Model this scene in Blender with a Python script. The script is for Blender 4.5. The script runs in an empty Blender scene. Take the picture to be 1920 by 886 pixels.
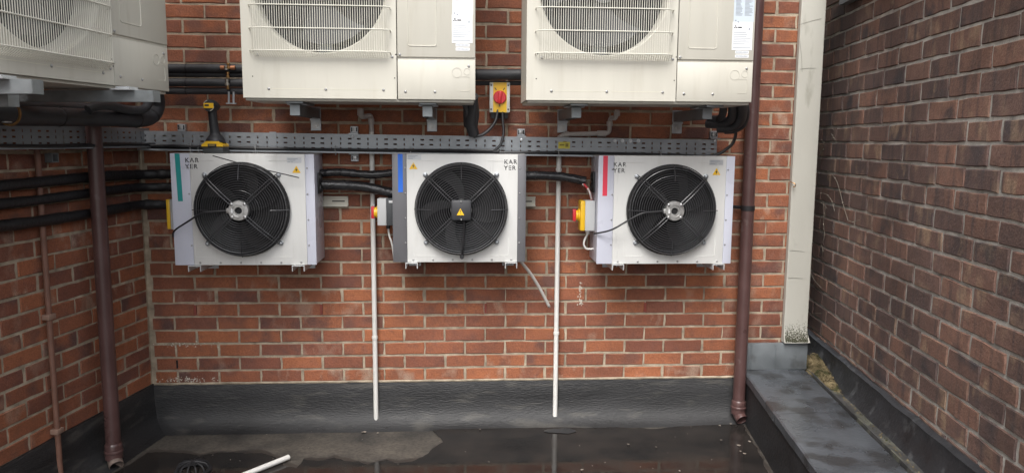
import bpy, bmesh, math, random
import numpy as np
from mathutils import Matrix, Vector, noise as mnoise
random.seed(7)
S = bpy.context.scene
COL = S.collection
# ------------------------------------------------------------------ camera
FPX = 1408.0
PITCH, YAW, ROLL = map(math.radians, (7.27, 3.63, .42))
CAM = np.array([1.573, -4.094, 1.338])
fw = np.array([math.sin(YAW)*math.cos(PITCH), math.cos(YAW)*math.cos(PITCH), -math.sin(PITCH)])
rt0 = np.array([math.cos(YAW), -math.sin(YAW), 0.]); up0 = np.cross(rt0, fw)
rt = math.cos(ROLL)*rt0+math.sin(ROLL)*up0; up = -math.sin(ROLL)*rt0+math.cos(ROLL)*up0
cd = bpy.data.cameras.new('camera'); cam = bpy.data.objects.new('camera', cd); COL.objects.link(cam)
cd.sensor_width = 36; cd.lens = FPX/1920*36; cd.clip_end = 500; cd.clip_start = .05
M = Matrix.Identity(4)
for i in range(3):
    M[i][0] = rt[i]; M[i][1] = up[i]; M[i][2] = -fw[i]; M[i][3] = CAM[i]
cam.matrix_world = M
S.camera = cam
# ------------------------------------------------------------------ world and sun (overcast daylight)
SUN_EL, SUN_AZ = math.radians(54), math.radians(200)      # azimuth clockwise from +Y: behind the camera
wd = bpy.data.worlds.new('World'); S.world = wd; wd.use_nodes = True
nt = wd.node_tree; bg = nt.nodes['Background']
sky = nt.nodes.new('ShaderNodeTexSky'); sky.sky_type = 'NISHITA'; sky.sun_disc = False
sky.sun_elevation = SUN_EL; sky.sun_rotation = SUN_AZ; sky.air_density = 1.0; sky.dust_density = 4.0; sky.ozone_density = 1.0
hs = nt.nodes.new('ShaderNodeHueSaturation'); hs.inputs['Saturation'].default_value = .25
nt.links.new(sky.outputs[0], hs.inputs['Color']); nt.links.new(hs.outputs[0], bg.inputs[0])
bg.inputs[1].default_value = .125
sl = bpy.data.lights.new('sun', 'SUN'); sl.energy = 1.25; sl.angle = math.radians(35); sl.color = (1, .97, .93)
so = bpy.data.objects.new('sun', sl); COL.objects.link(so)
sd = Vector((math.sin(SUN_AZ)*math.cos(SUN_EL), math.cos(SUN_AZ)*math.cos(SUN_EL), math.sin(SUN_EL)))
so.rotation_euler = sd.to_track_quat('Z', 'Y').to_euler(); so.location = (1.5, -6, 8)
S.view_settings.view_transform = 'Standard'; S.view_settings.look = 'None'
S.view_settings.gamma = 1; S.view_settings.exposure = 1.33; S.view_settings.use_curve_mapping = False
# ------------------------------------------------------------------ pixel helpers (1920x886 photograph pixels)
def ray(x, y): return fw+(x-960)/FPX*rt+(443-y)/FPX*up
def W(x, y, Y=0.):
    d = ray(x, y); t = (Y-CAM[1])/d[1]; return CAM+t*d
def Zp(x, y, Z):
    d = ray(x, y); t = (Z-CAM[2])/d[2]; return CAM+t*d
def Pl(x, y, p, n):
    d = ray(x, y); t = ((np.array(p)-CAM)@np.array(n))/(d@np.array(n)); return CAM+t*d
def proj(p):
    d = np.array(p)-CAM; w = d@fw
    return 960+FPX*(d@rt)/w, 443-FPX*(d@up)/w, w
# ------------------------------------------------------------------ materials
MATS = {}
def mat(name, col, rough=.5, metal=0., var=.08, vscale=6., bump=0., bscale=60., spec=.5, dirt=None, coat=0., stretch=None):
    if name in MATS: return MATS[name]
    m = bpy.data.materials.new(name); m.use_nodes = True; MATS[name] = m
    t = m.node_tree; N = t.nodes.new; L = t.links.new
    b = t.nodes['Principled BSDF']; b.inputs['Roughness'].default_value = rough; b.inputs['Metallic'].default_value = metal
    b.inputs['Specular IOR Level'].default_value = spec; b.inputs['Coat Weight'].default_value = coat
    g = N('ShaderNodeNewGeometry'); src = g.outputs['Position']
    if stretch:
        mp = N('ShaderNodeMapping'); mp.inputs['Scale'].default_value = stretch; L(src, mp.inputs[0]); src = mp.outputs[0]
    n = N('ShaderNodeTexNoise'); n.inputs['Scale'].default_value = vscale; n.inputs['Detail'].default_value = 6; L(src, n.inputs['Vector'])
    r = N('ShaderNodeMapRange'); r.inputs[1].default_value = .3; r.inputs[2].default_value = .7
    r.inputs[3].default_value = 1-var; r.inputs[4].default_value = 1+var; L(n.outputs[0], r.inputs[0])
    mx = N('ShaderNodeVectorMath'); mx.operation = 'SCALE'; mx.inputs[0].default_value = col[:3]; L(r.outputs[0], mx.inputs['Scale'])
    out = mx.outputs[0]
    if dirt:     # (colour, scale, threshold, softness, amount)
        dn = N('ShaderNodeTexNoise'); dn.inputs['Scale'].default_value = dirt[1]; dn.inputs['Detail'].default_value = 8; L(src, dn.inputs['Vector'])
        dr = N('ShaderNodeMapRange'); dr.inputs[1].default_value = dirt[2]; dr.inputs[2].default_value = dirt[2]+dirt[3]; dr.inputs[4].default_value = dirt[4]; L(dn.outputs[0], dr.inputs[0])
        mm = N('ShaderNodeMix'); mm.data_type = 'RGBA'; L(dr.outputs[0], mm.inputs[0]); L(out, mm.inputs[6]); mm.inputs[7].default_value = (*dirt[0], 1); out = mm.outputs[2]
    L(out, b.inputs['Base Color'])
    rr = N('ShaderNodeMapRange'); rr.inputs[1].default_value = .3; rr.inputs[2].default_value = .7
    rr.inputs[3].default_value = max(0, rough-.08); rr.inputs[4].default_value = min(1, rough+.1); L(n.outputs[0], rr.inputs[0]); L(rr.outputs[0], b.inputs['Roughness'])
    if bump:
        bn = N('ShaderNodeTexNoise'); bn.inputs['Scale'].default_value = bscale; bn.inputs['Detail'].default_value = 5; L(src, bn.inputs['Vector'])
        bp = N('ShaderNodeBump'); bp.inputs['Strength'].default_value = bump; bp.inputs['Distance'].default_value = .004; L(bn.outputs[0], bp.inputs['Height']); L(bp.outputs[0], b.inputs['Normal'])
    return m
def brick_mat(name, base, alt, burn, pale, burn_amt, pale_amt, streak):
    """object colour: R = base/alt choice, G = burn amount, B = pale salts amount"""
    m = bpy.data.materials.new(name); m.use_nodes = True; t = m.node_tree; N = t.nodes.new; L = t.links.new
    b = t.nodes['Principled BSDF']; b.inputs['Roughness'].default_value = .85; b.inputs['Specular IOR Level'].default_value = .3
    oi = N('ShaderNodeObjectInfo'); g = N('ShaderNodeNewGeometry')
    ad = N('ShaderNodeMath'); ad.operation = 'ADD'; L(oi.outputs['Random'], ad.inputs[0]); L(g.outputs['Random Per Island'], ad.inputs[1])
    fr = N('ShaderNodeMath'); fr.operation = 'FRACT'; L(ad.outputs[0], fr.inputs[0])
    sep = N('ShaderNodeSeparateColor'); L(oi.outputs['Color'], sep.inputs[0])
    w = N('ShaderNodeMath'); w.operation = 'MULTIPLY'; w.inputs[1].default_value = 40; L(ad.outputs[0], w.inputs[0])
    def nz(scale, detail=6, st=None):
        n = N('ShaderNodeTexNoise'); n.noise_dimensions = '4D'; n.inputs['Scale'].default_value = scale; n.inputs['Detail'].default_value = detail
        if st:
            mp = N('ShaderNodeMapping'); mp.inputs['Scale'].default_value = st; L(g.outputs['Position'], mp.inputs[0]); L(mp.outputs[0], n.inputs['Vector'])
        else: L(g.outputs['Position'], n.inputs['Vector'])
        L(w.outputs[0], n.inputs['W']); return n.outputs[0]
    def rng(v, a, b2, c=0., d=1.):
        r = N('ShaderNodeMapRange'); L(v, r.inputs[0])
        for i, q in enumerate((a, b2, c, d)): r.inputs[i+1].default_value = q
        return r.outputs[0]
    def mix(f, a, c, mode='MIX'):
        x = N('ShaderNodeMix'); x.data_type = 'RGBA'; x.blend_type = mode
        if isinstance(f, float): x.inputs[0].default_value = f
        else: L(f, x.inputs[0])
        for s, i in ((a, 6), (c, 7)):
            if isinstance(s, tuple): x.inputs[i].default_value = (*s, 1)
            else: L(s, x.inputs[i])
        return x.outputs[2]
    def mul(a, c):
        x = N('ShaderNodeMath'); x.operation = 'MULTIPLY'
        for s, i in ((a, 0), (c, 1)):
            if isinstance(s, float): x.inputs[i].default_value = s
            else: L(s, x.inputs[i])
        return x.outputs[0]
    rr = N('ShaderNodeMath'); rr.operation = 'FRACT'; r2 = N('ShaderNodeMath'); r2.operation = 'ADD'; L(fr.outputs[0], r2.inputs[0]); L(sep.outputs[0], r2.inputs[1]); L(r2.outputs[0], rr.inputs[0])
    c = mix(rr.outputs[0], base, alt)
    c = mix(mul(rng(nz(7), .48, .62), mul(sep.outputs[1], burn_amt)), c, burn)
    c = mix(mul(rng(nz(26, 8), .5, .75), .35), c, burn)
    c = mix(mul(rng(nz(14, 10, (1, 1, .6)), .52, .66), mul(sep.outputs[2], pale_amt)), c, pale)
    if streak: c = mix(mul(rng(nz(34, 6, (1, 1, .1)), .52, .7), streak), c, burn)
    gn = N('ShaderNodeTexNoise'); gn.inputs['Scale'].default_value = 2.2; gn.inputs['Detail'].default_value = 7; L(g.outputs['Position'], gn.inputs['Vector'])
    gs = N('ShaderNodeVectorMath'); gs.operation = 'SCALE'; L(c, gs.inputs[0]); L(rng(gn.outputs[0], .3, .7, .72, 1.18), gs.inputs['Scale']); c = gs.outputs[0]
    sc = N('ShaderNodeVectorMath'); sc.operation = 'SCALE'; L(c, sc.inputs[0]); L(rng(nz(220, 3), .3, .7, .72, 1.25), sc.inputs['Scale'])
    L(sc.outputs[0], b.inputs['Base Color'])
    bp = N('ShaderNodeBump'); bp.inputs['Strength'].default_value = .7; bp.inputs['Distance'].default_value = .004; L(nz(95, 6), bp.inputs['Height']); L(bp.outputs[0], b.inputs['Normal'])
    return m
# ------------------------------------------------------------------ mesh helpers
class MB:
    def __init__(s): s.v = []; s.f = []
    def add(s, v, f):
        o = len(s.v); s.v += [tuple(map(float, p)) for p in v]; s.f += [tuple(i+o for i in q) for q in f]; return s
    def box(s, a, b, bev=0.):
        x0, y0, z0 = (min(a[i], b[i]) for i in range(3)); x1, y1, z1 = (max(a[i], b[i]) for i in range(3))
        if bev <= 0:
            v = [(x0,y0,z0),(x1,y0,z0),(x1,y1,z0),(x0,y1,z0),(x0,y0,z1),(x1,y0,z1),(x1,y1,z1),(x0,y1,z1)]
            return s.add(v, [(0,3,2,1),(4,5,6,7),(0,1,5,4),(1,2,6,5),(2,3,7,6),(3,0,4,7)])
        bm = bmesh.new(); bmesh.ops.create_cube(bm, size=1)
        for q in bm.verts: q.co = ((x0+x1)/2+q.co.x*(x1-x0), (y0+y1)/2+q.co.y*(y1-y0), (z0+z1)/2+q.co.z*(z1-z0))
        bmesh.ops.bevel(bm, geom=bm.edges[:], offset=bev, segments=2, affect='EDGES', profile=.5)
        bm.verts.index_update(); v = [tuple(q.co) for q in bm.verts]; f = [tuple(q.index for q in p.verts) for p in bm.faces]; bm.free()
        return s.add(v, f)
    def tube(s, pts, r, n=10, caps=True, closed=False):
        P = [Vector(p) for p in pts]; m = len(P); R = r if hasattr(r, '__len__') else [r]*m
        T = []
        for i in range(m):
            a = P[i-1] if (i or closed) else P[i]; b = P[(i+1) % m] if (i < m-1 or closed) else P[i]
            T.append((b-a).normalized())
        u = T[0].orthogonal().normalized(); v = []; f = []
        for i in range(m):
            u = (u-T[i]*u.dot(T[i])).normalized(); w = T[i].cross(u)
            for k in range(n):
                a = 2*math.pi*k/n; v.append(P[i]+(u*math.cos(a)+w*math.sin(a))*R[i])
        for i in range(m if closed else m-1):
            for k in range(n): f.append((i*n+k, i*n+(k+1) % n, ((i+1) % m)*n+(k+1) % n, ((i+1) % m)*n+k))
        if caps and not closed: f.append(tuple(range(n))[::-1]); f.append(tuple((m-1)*n+k for k in range(n)))
        return s.add(v, f)
    def torus(s, c, axis, R, r, n=48, k=5, a0=0., a1=2*math.pi):
        ax = Vector(axis).normalized(); u = ax.orthogonal().normalized(); w = ax.cross(u); c = Vector(c); full = a1-a0 > 6.28
        pts = [c+(u*math.cos(a0+(a1-a0)*i/n)+w*math.sin(a0+(a1-a0)*i/n))*R for i in range(n if full else n+1)]
        return s.tube(pts, r, k, closed=full)
    def cyl(s, a, b, r, n=20, r2=None):
        return s.tube([a, b], [r, r if r2 is None else r2], n)
    def lathe(s, c, axis, prof, n=40):
        """prof: list of (radius, offset along axis)"""
        ax = Vector(axis).normalized(); u = ax.orthogonal().normalized(); w = ax.cross(u); c = Vector(c); v = []; f = []
        for (r, h) in prof:
            for k in range(n):
                a = 2*math.pi*k/n; v.append(c+ax*h+(u*math.cos(a)+w*math.sin(a))*max(r, 1e-5))
        for i in range(len(prof)-1):
            for k in range(n): f.append((i*n+k, i*n+(k+1) % n, (i+1)*n+(k+1) % n, (i+1)*n+k))
        return s.add(v, f)
    def prism(s, poly, y0, y1):
        """polygon in x,z extruded from y0 to y1"""
        n = len(poly); v = [(x, y0, z) for x, z in poly]+[(x, y1, z) for x, z in poly]
        f = [tuple(range(n))[::-1], tuple(range(n, 2*n))]+[(i, (i+1) % n, n+(i+1) % n, n+i) for i in range(n)]
        return s.add(v, f)
    def xf(s, m): s.v = [tuple(m @ Vector(p)) for p in s.v]; return s
def tag(o, label=None, cat=None, group=None, kind=None):
    for k, q in (('label', label), ('category', cat), ('group', group), ('kind', kind)):
        if q: o[k] = q
    return o
def build(name, mb, m, parent=None, smooth=True, xf=None):
    me = bpy.data.meshes.new(name); me.from_pydata(mb.v, [], mb.f)
    bm = bmesh.new(); bm.from_mesh(me); bmesh.ops.recalc_face_normals(bm, faces=bm.faces[:]); bm.to_mesh(me); bm.free()
    if xf is not None: me.transform(xf)
    me.materials.append(m)
    if smooth:
        me.polygons.foreach_set('use_smooth', [True]*len(me.polygons)); me.set_sharp_from_angle(angle=math.radians(35))
    o = bpy.data.objects.new(name, me); COL.objects.link(o)
    if parent: o.parent = parent; o.matrix_parent_inverse = root_of(parent).inverted()
    return o
ROOT = {}
def root_of(o): return ROOT.get(o.name, Matrix.Identity(4))
def thing(name, loc, label, cat, group=None):
    o = bpy.data.objects.new(name, None); COL.objects.link(o); o.location = [float(q) for q in loc]; o.empty_display_size = .05
    ROOT[o.name] = Matrix.Translation(Vector(o.location)); return tag(o, label, cat, group)
def smooth_path(pts, k=8):
    P = [Vector(p) for p in pts]; out = []
    for i in range(len(P)-1):
        a = P[max(i-1, 0)]; b = P[i]; c = P[i+1]; d = P[min(i+2, len(P)-1)]
        for j in range(k):
            t = j/k; out.append(.5*((2*b)+(c-a)*t+(2*a-5*b+4*c-d)*t*t+(3*b-a-3*c+d)*t**3))
    return out+[P[-1]]
def bent(pts, r, k=5):
    """polyline with rounded corners of radius r"""
    P = [Vector(p) for p in pts]; out = [P[0]]
    for i in range(1, len(P)-1):
        a = (P[i-1]-P[i]); b = (P[i+1]-P[i]); q = min(r, a.length*.48, b.length*.48); A = P[i]+a.normalized()*q; B = P[i]+b.normalized()*q
        for j in range(k+1):
            t = j/k; out.append(A*(1-t)**2+P[i]*2*t*(1-t)+B*t*t)
    return out+[P[-1]]
def text_mb(txt, size, loc, rotz=0., depth=.0006, align='LEFT', space=1.0):
    c = bpy.data.curves.new('t', 'FONT'); c.body = txt; c.size = size; c.extrude = depth; c.align_x = align; c.space_character = space; c.offset = size*.012
    o = bpy.data.objects.new('t', c); COL.objects.link(o); dg = bpy.context.evaluated_depsgraph_get(); dg.update()
    me = bpy.data.meshes.new_from_object(o.evaluated_get(dg)); mb = MB()
    R = Matrix.Translation(Vector(loc)) @ Matrix.Rotation(rotz, 4, 'Z') @ Matrix.Rotation(math.pi/2, 4, 'X')
    mb.add([R @ v.co for v in me.vertices], [tuple(p.vertices) for p in me.polygons])
    bpy.data.objects.remove(o); bpy.data.curves.remove(c); bpy.data.meshes.remove(me); return mb
# ------------------------------------------------------------------ shared materials
RED = brick_mat('red_brick', (.36, .132, .064), (.22, .085, .056), (.115, .066, .060), (.42, .31, .235), .95, .8, 0.)
OLD = brick_mat('old_brick', (.225, .125, .092), (.115, .078, .070), (.06, .052, .055), (.31, .215, .145), 1.0, .85, .7)
MORT = mat('mortar', (.36, .30, .225), .95, var=.35, vscale=18, bump=.8, bscale=150, spec=.2)
MORT2 = mat('grey_mortar', (.40, .38, .345), .95, var=.3, vscale=14, bump=.8, bscale=150, spec=.2, dirt=((.08, .075, .07), 9, .55, .15, .6))
FELT = mat('roof_felt', (.022, .022, .023), .55, var=.4, vscale=3, bump=1.0, bscale=70, dirt=((.085, .08, .07), 9, .55, .12, .45), stretch=(.6, .6, 2.6))
GALV = mat('galvanised', (.40, .42, .44), .42, .7, var=.18, vscale=24, bump=.05)
GALVD = mat('dull_galvanised', (.24, .26, .27), .5, .6, var=.2, vscale=16)
CREAM = mat('cream_paint', (.51, .492, .43), .38, var=.03, vscale=3, spec=.4, dirt=((.38, .35, .28), 5, .56, .2, .35), stretch=(6, 6, .7))
CREAMD = mat('cream_wire', (.60, .585, .515), .4, var=.02)
WHITE = mat('white_paint', (.665, .665, .645), .35, var=.03, vscale=4, dirt=((.43, .42, .38), 4, .57, .2, .3), stretch=(6, 6, .7))
FILM = mat('film_strip', (.57, .585, .67), .3, var=.04, vscale=5, bump=.15, bscale=12)
GREYS = mat('grey_sheet', (.16, .16, .17), .4, .3, var=.06, vscale=5)
BLACK = mat('black_plastic', (.018, .018, .02), .35, var=.15)
BLACKM = mat('black_matte', (.012, .012, .014), .6, var=.2)
WIREB = mat('black_wire', (.05, .05, .053), .2, var=.1)
LAG = mat('foam_lagging', (.033, .034, .038), .55, var=.25, vscale=14, bump=.15, bscale=40)
WRAP = mat('black_wrap', (.016, .016, .018), .22, var=.2, bump=1.0, bscale=55)
CABLE = mat('black_cable', (.02, .02, .022), .4, var=.1)
PVC = mat('white_pvc', (.68, .67, .64), .35, var=.03)
PVCG = mat('grey_pvc', (.42, .39, .37), .4, var=.06)
BROWN = mat('brown_upvc', (.085, .045, .042), .33, var=.15, vscale=8, dirt=((.17, .13, .12), 25, .62, .1, .4))
COPPER = mat('painted_pipe', (.17, .085, .06), .55, var=.2, vscale=20)
YEL = mat('yellow_plastic', (.83, .50, .02), .35, var=.03)
REDP = mat('red_plastic', (.62, .03, .04), .35, var=.03)
LGREY = mat('light_grey_plastic', (.52, .53, .53), .4, var=.03)
DGREY = mat('dark_grey_plastic', (.06, .065, .07), .45, var=.05)
ALU = mat('cast_aluminium', (.46, .46, .45), .38, .75, var=.15, vscale=40)
DARK = mat('dark_hollow', (.006, .006, .007), .8, var=.1)
STEEL = mat('screw_steel', (.4, .4, .4), .35, .8, var=.1)
PAPER = mat('paper_label', (.70, .71, .72), .5, var=.01)
PAPERB = mat('bluish_label', (.50, .56, .62), .5, var=.01)
INK = mat('ink', (.03, .03, .035), .5, var=.01)
INKG = mat('grey_ink', (.30, .33, .37), .5, var=.01)
BRASS = mat('brass', (.35, .2, .08), .35, .8, var=.2, vscale=60)
# ------------------------------------------------------------------ brick walls
CH = .075
LA = math.radians(10.0); RA = math.radians(8.35)
CORNER = np.array([-.133, 0., 0.])
LDIR = np.array([math.sin(LA), math.cos(LA), 0]); LNRM = np.array([math.cos(LA), -math.sin(LA), 0])
RP = np.array([3.674, -.03, 0.]); RDIR = np.array([math.sin(RA), math.cos(RA), 0]); RNRM = np.array([-math.cos(RA), math.sin(RA), 0])
def brick_mesh(L, H, seed, rough, m):
    rn = random.Random(seed); x = L/2; z = H/2; bv = .0035
    ring = [(-x, -z), (-x*.33, -z), (x*.33, -z), (x, -z), (x, 0), (x, z), (x*.33, z), (-x*.33, z), (-x, z), (-x, 0)]
    n = len(ring); fr = []; mid = []; bk = []
    for (a, b) in ring:
        ja, jb = rn.uniform(-rough, rough), rn.uniform(-rough, rough)
        mid.append((a+ja, .004+rn.uniform(0, .002), b+jb)); bk.append((a+ja, .03, b+jb))
        fr.append((a*(1-bv/x)+ja, rn.uniform(0, .0015), b*(1-bv/z)+jb))
    v = fr+mid+bk; f = [tuple(range(n))]
    for i in range(n):
        j = (i+1) % n; f += [(i, n+i, n+j, j), (n+i, 2*n+i, 2*n+j, n+j)]
    return v, f
OCC = []      # photo rectangles where nearer things hide the wall
def wall(label, origin, theta, u0, u1, z0, z1, L, Hc, joint, m, mm, mortar_x, offs, variants, occ, palefn=None, rough=.0022, maxn=300, rec=.0045, deep=.14):
    """bricks laid along local +x from origin (rotated by theta about z); local +y goes into the wall"""
    Mw = Matrix.Translation(Vector(origin)) @ Matrix.Rotation(theta, 4, 'Z')
    mb = MB(); mb.box((mortar_x[0], rec, z0), (mortar_x[1], deep, z1)); mb.xf(Mw)
    wo = build('brick_wall', mb, mm, smooth=False); tag(wo, label, 'wall')
    meshes = []
    for s in range(variants):
        v, f = brick_mesh(L-joint, Hc-joint, s+int(Hc*1e4), rough, m); me = bpy.data.meshes.new('brick'); me.from_pydata(v, [], f)
        bm = bmesh.new(); bm.from_mesh(me); bmesh.ops.recalc_face_normals(bm, faces=bm.faces[:]); bm.to_mesh(me); bm.free()
        me.materials.append(m); meshes.append((me, v, f))
    items = []
    for k in range(int(math.floor(z0/Hc+1e-6)), int(round(z1/Hc))):
        u = math.floor(u0/L)*L-L+offs(k)
        while u < u1:
            a, b = max(u, u0), min(u+L, u1); u += L
            if b-a < .03: continue
            cx, cz, wid = (a+b)/2, Hc*(k+.5), b-a-joint
            vis = 0; area = 0
            for q in (-.4, 0, .4):
                p = Mw @ Vector((cx+q*wid, 0, cz)); px, py, w = proj(p)
                if w > .3 and 0 < px < 1920 and 0 < py < 886 and not any(r[0] < px < r[2] and r[1] < py < r[3] for r in occ): vis += 1; area = 1/w
            e0 = proj(Mw @ Vector((cx-wid/2, 0, cz))); e1 = proj(Mw @ Vector((cx+wid/2, 0, cz)))
            items.append((vis*abs(e1[0]-e0[0])*(area or 0), cx, cz, wid, k))
    items.sort(key=lambda t: -t[0])
    rest = MB(); rn = random.Random(len(items))
    for i, (sc, cx, cz, wid, k) in enumerate(items):
        me, v, f = meshes[rn.randrange(variants)]
        sx = wid/(L-joint)*rn.uniform(.982, 1.014)
        loc = Mw @ Matrix.Translation(Vector((cx+rn.uniform(-.0022, .0022), rn.uniform(-.0018, .0018), cz+rn.uniform(-.0014, .0014)))) @ Matrix.Rotation(rn.uniform(-.005, .005), 4, 'Y') @ Matrix.Diagonal((sx, 1, 1, 1))
        if sc > 0 and i < maxn:
            o = bpy.data.objects.new('brick', me); COL.objects.link(o); o.parent = wo; o.matrix_world = loc
            pw = loc.translation
            o.color = (rn.random(), rn.random()**1.4, (palefn(pw) if palefn else rn.random()**3), 1)
        else: rest.add([loc @ Vector(p) for p in v], f)
    if rest.v:
        o = build('brickwork', rest, m, wo, smooth=False); tag(o, kind='stuff'); o.color = (.5, .5, .25, 1)
    return wo
occB = [(452, 0, 890, 184), (988, 0, 1412, 188), (0, 0, 318, 170), (322, 292, 606, 494), (740, 292, 984, 490), (1110, 295, 1376, 492), (1392, 0, 1420, 760), (1480, 0, 1540, 640), (190, 252, 1345, 288), (320, 122, 450, 176), (120, 200, 290, 238)]
def pale_back(p):
    e = 0.
    if p.x > 3.1: e = .95 if p.z > .9 else .35
    elif p.z < .08: e = .8
    elif random.random() < .15: e = .6
    return min(1, e*random.uniform(.5, 1.2))
back = wall('red brick wall facing the camera behind the three fan units', (0, 0, 0), 0., -.1225, 3.452, -.15, 4.2, .225, CH, .010, RED, MORT,
            (-.19, 3.46), lambda k: 0. if k % 2 == 0 else .1125, 8, occB, pale_back, deep=1.4)
occL = [(0, 0, 318, 168), (160, 236, 232, 860), (0, 200, 270, 300), (0, 310, 160, 400)]
left = wall('red brick side wall with the thin painted pipe, left of the corner', CORNER, math.radians(80), -4.6, -.008, -.15, 4.2, .225, CH, .010, RED, MORT,
            (-4.6, .1), lambda k: 0. if k % 2 == 0 else .1125, 8, occL)
occR = [(1500, 0, 1542, 640), (1360, 690, 1640, 886)]
right = wall('dark weathered brown brick wall along the right side', RP+np.array([0, 0, .0125]), math.radians(-98.35), -1.2, 4.6, -.0885*3, .0885*25, .241, .0885, .0135, OLD, MORT2,
             (-1.2, 4.6), lambda k: (0., .1205)[k % 2]+.017*((k*7) % 5-2), 8, occR, lambda p: random.random()**1.1, rough=.0032, rec=.006)
# weep vents: small red plastic vents in the sixth course of the back wall
for X in (.1125, .7875, 1.6875, 2.5875):
    mb = MB(); mb.box((X-.006, -.004, .385), (X+.006, .004, .44))
    for q in range(4): mb.box((X-.007, -.006, .39+q*.012), (X+.007, -.003, .394+q*.012))
    build('weep_vent', mb, REDP if False else mat('vent_plastic', (.22, .05, .035), .5), back, smooth=False)
mb = MB()   # dark crack and white lime run marks sit on the wall
mb.box((-.002, -.003, .09), (.006, .002, .135)); build('crack', mb, DARK, back, smooth=False)
# ------------------------------------------------------------------ roof deck, upstands, puddle
FZ = -.245
def floor_mat():
    m = bpy.data.materials.new('roof_deck'); m.use_nodes = True; t = m.node_tree; N = t.nodes.new; L = t.links.new
    b = t.nodes['Principled BSDF']; g = N('ShaderNodeNewGeometry')
    def nz(s, d=8, st=None):
        n = N('ShaderNodeTexNoise'); n.inputs['Scale'].default_value = s; n.inputs['Detail'].default_value = d; L(g.outputs['Position'], n.inputs['Vector']); return n.outputs[0]
    cr = N('ShaderNodeValToRGB'); e = cr.color_ramp.elements; e[0].position = .3; e[0].color = (.038, .035, .032, 1); e[1].position = .75; e[1].color = (.115, .10, .082, 1)
    L(nz(5.5), cr.inputs[0])
    c2 = N('ShaderNodeMix'); c2.data_type = 'RGBA'; c2.blend_type = 'MULTIPLY'; c2.inputs[0].default_value = .6; L(cr.outputs[0], c2.inputs[6])
    r2 = N('ShaderNodeValToRGB'); r2.color_ramp.elements[0].position = .35; r2.color_ramp.elements[0].color = (.4, .4, .4, 1); r2.color_ramp.elements[1].position = .6; L(nz(60, 4), r2.inputs[0]); L(r2.outputs[0], c2.inputs[7])
    L(c2.outputs[2], b.inputs['Base Color']); b.inputs['Roughness'].default_value = .75
    bp = N('ShaderNodeBump'); bp.inputs['Strength'].default_value = .5; bp.inputs['Distance'].default_value = .004; L(nz(130, 4), bp.inputs['Height']); L(bp.outputs[0], b.inputs['Normal'])
    return m
DECK = floor_mat()
mb = MB(); mb.add([(-30, -40, FZ), (34, -40, FZ), (34, 8, FZ), (-30, 8, FZ)], [(0, 1, 2, 3)])
tag(build('flat_roof', mb, DECK, smooth=False), 'dark felt flat roof deck below the brick walls', kind='structure')
def isect(p, d, q, e):
    A = np.array([[d[0], -e[0]], [d[1], -e[1]]]); t = np.linalg.solve(A, (q-p)[:2]); return p+d*t[0]
BX = np.array([1., 0, 0])
def upstand(prof, label):
    """felt dressed up the left wall and the back wall, mitred in the corner"""
    nP = len(prof); rows = []
    pts = []
    for i in range(61): pts.append(('L', -4.5+4.5*i/60))
    for i in range(1, 61): pts.append(('B', 3.302*i/60))
    for kind, s in pts:
        row = []
        for (d, z) in prof:
            c = isect(CORNER+LNRM*d, LDIR, np.array([0, -d, 0]), BX)
            if kind == 'L': p = CORNER+LNRM*d+LDIR*s; p = p if p[1] < c[1] else c
            else: p = np.array([CORNER[0]+s, -d, 0.]); p = p if p[0] > c[0] else c
            if kind == 'L' and s == 0: p = c
            j = mnoise.noise(Vector((p[0]*5, p[1]*5, z*9)))*.004
            row.append((p[0]+(LNRM[0]*j if kind == 'L' else 0), p[1]-(j if kind == 'B' else 0), z+(mnoise.noise(Vector((p[0]*9, p[1]*9, 3)))*.005 if z > -.02 else 0)))
        rows.append(row)
    mb = MB(); n = len(rows)
    mb.add([p for r in rows for p in r], [(i*nP+k, (i+1)*nP+k, (i+1)*nP+k+1, i*nP+k+1) for i in range(n-1) for k in range(nP-1)])
    return mb
prof = [(-.02, .004), (.012, .003), (.016, -.006), (.016, -.09), (.02, -.15), (.034, -.19), (.06, -.22), (.10, FZ+.005), (.14, FZ-.004)]
tag(build('felt_upstand', upstand(prof, ''), FELT), 'black felt upstand dressed up the base of the back and left walls', kind='structure')
fu = [o for o in COL.objects if o.name == 'felt_upstand'][0]
mb = MB(); rn = random.Random(11)
for i in range(110):
    x = rn.uniform(-.05, 3.05); z = -.012-abs(rn.gauss(0, .03)); L_ = rn.uniform(.008, .05); hh = rn.uniform(.0004, .0011); sl = rn.uniform(-.03, .03)
    mb.add([(x, -.0235, z), (x+L_, -.0235, z+sl*L_), (x+L_, -.0235, z+sl*L_+hh), (x, -.0235, z+hh)], [(0, 1, 2, 3)])
for i in range(90):
    x = rn.uniform(-.05, 3.05); z = FZ+.008+abs(rn.gauss(0, .006)); r = rn.uniform(.002, .006); d = .098-(z-FZ-.005)*.6
    mb.add([(x+r*rn.uniform(.4, 1.2)*math.cos(k*1.05), -d-.006-.3*r*math.sin(k*1.05), z+.006+r*.3*math.sin(k*1.05)) for k in range(6)], [tuple(range(6))])
tag(build('scuffs', mb, mat('felt_scuff', (.13, .125, .115), .8, var=.3), fu, smooth=False), kind='stuff')
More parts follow.
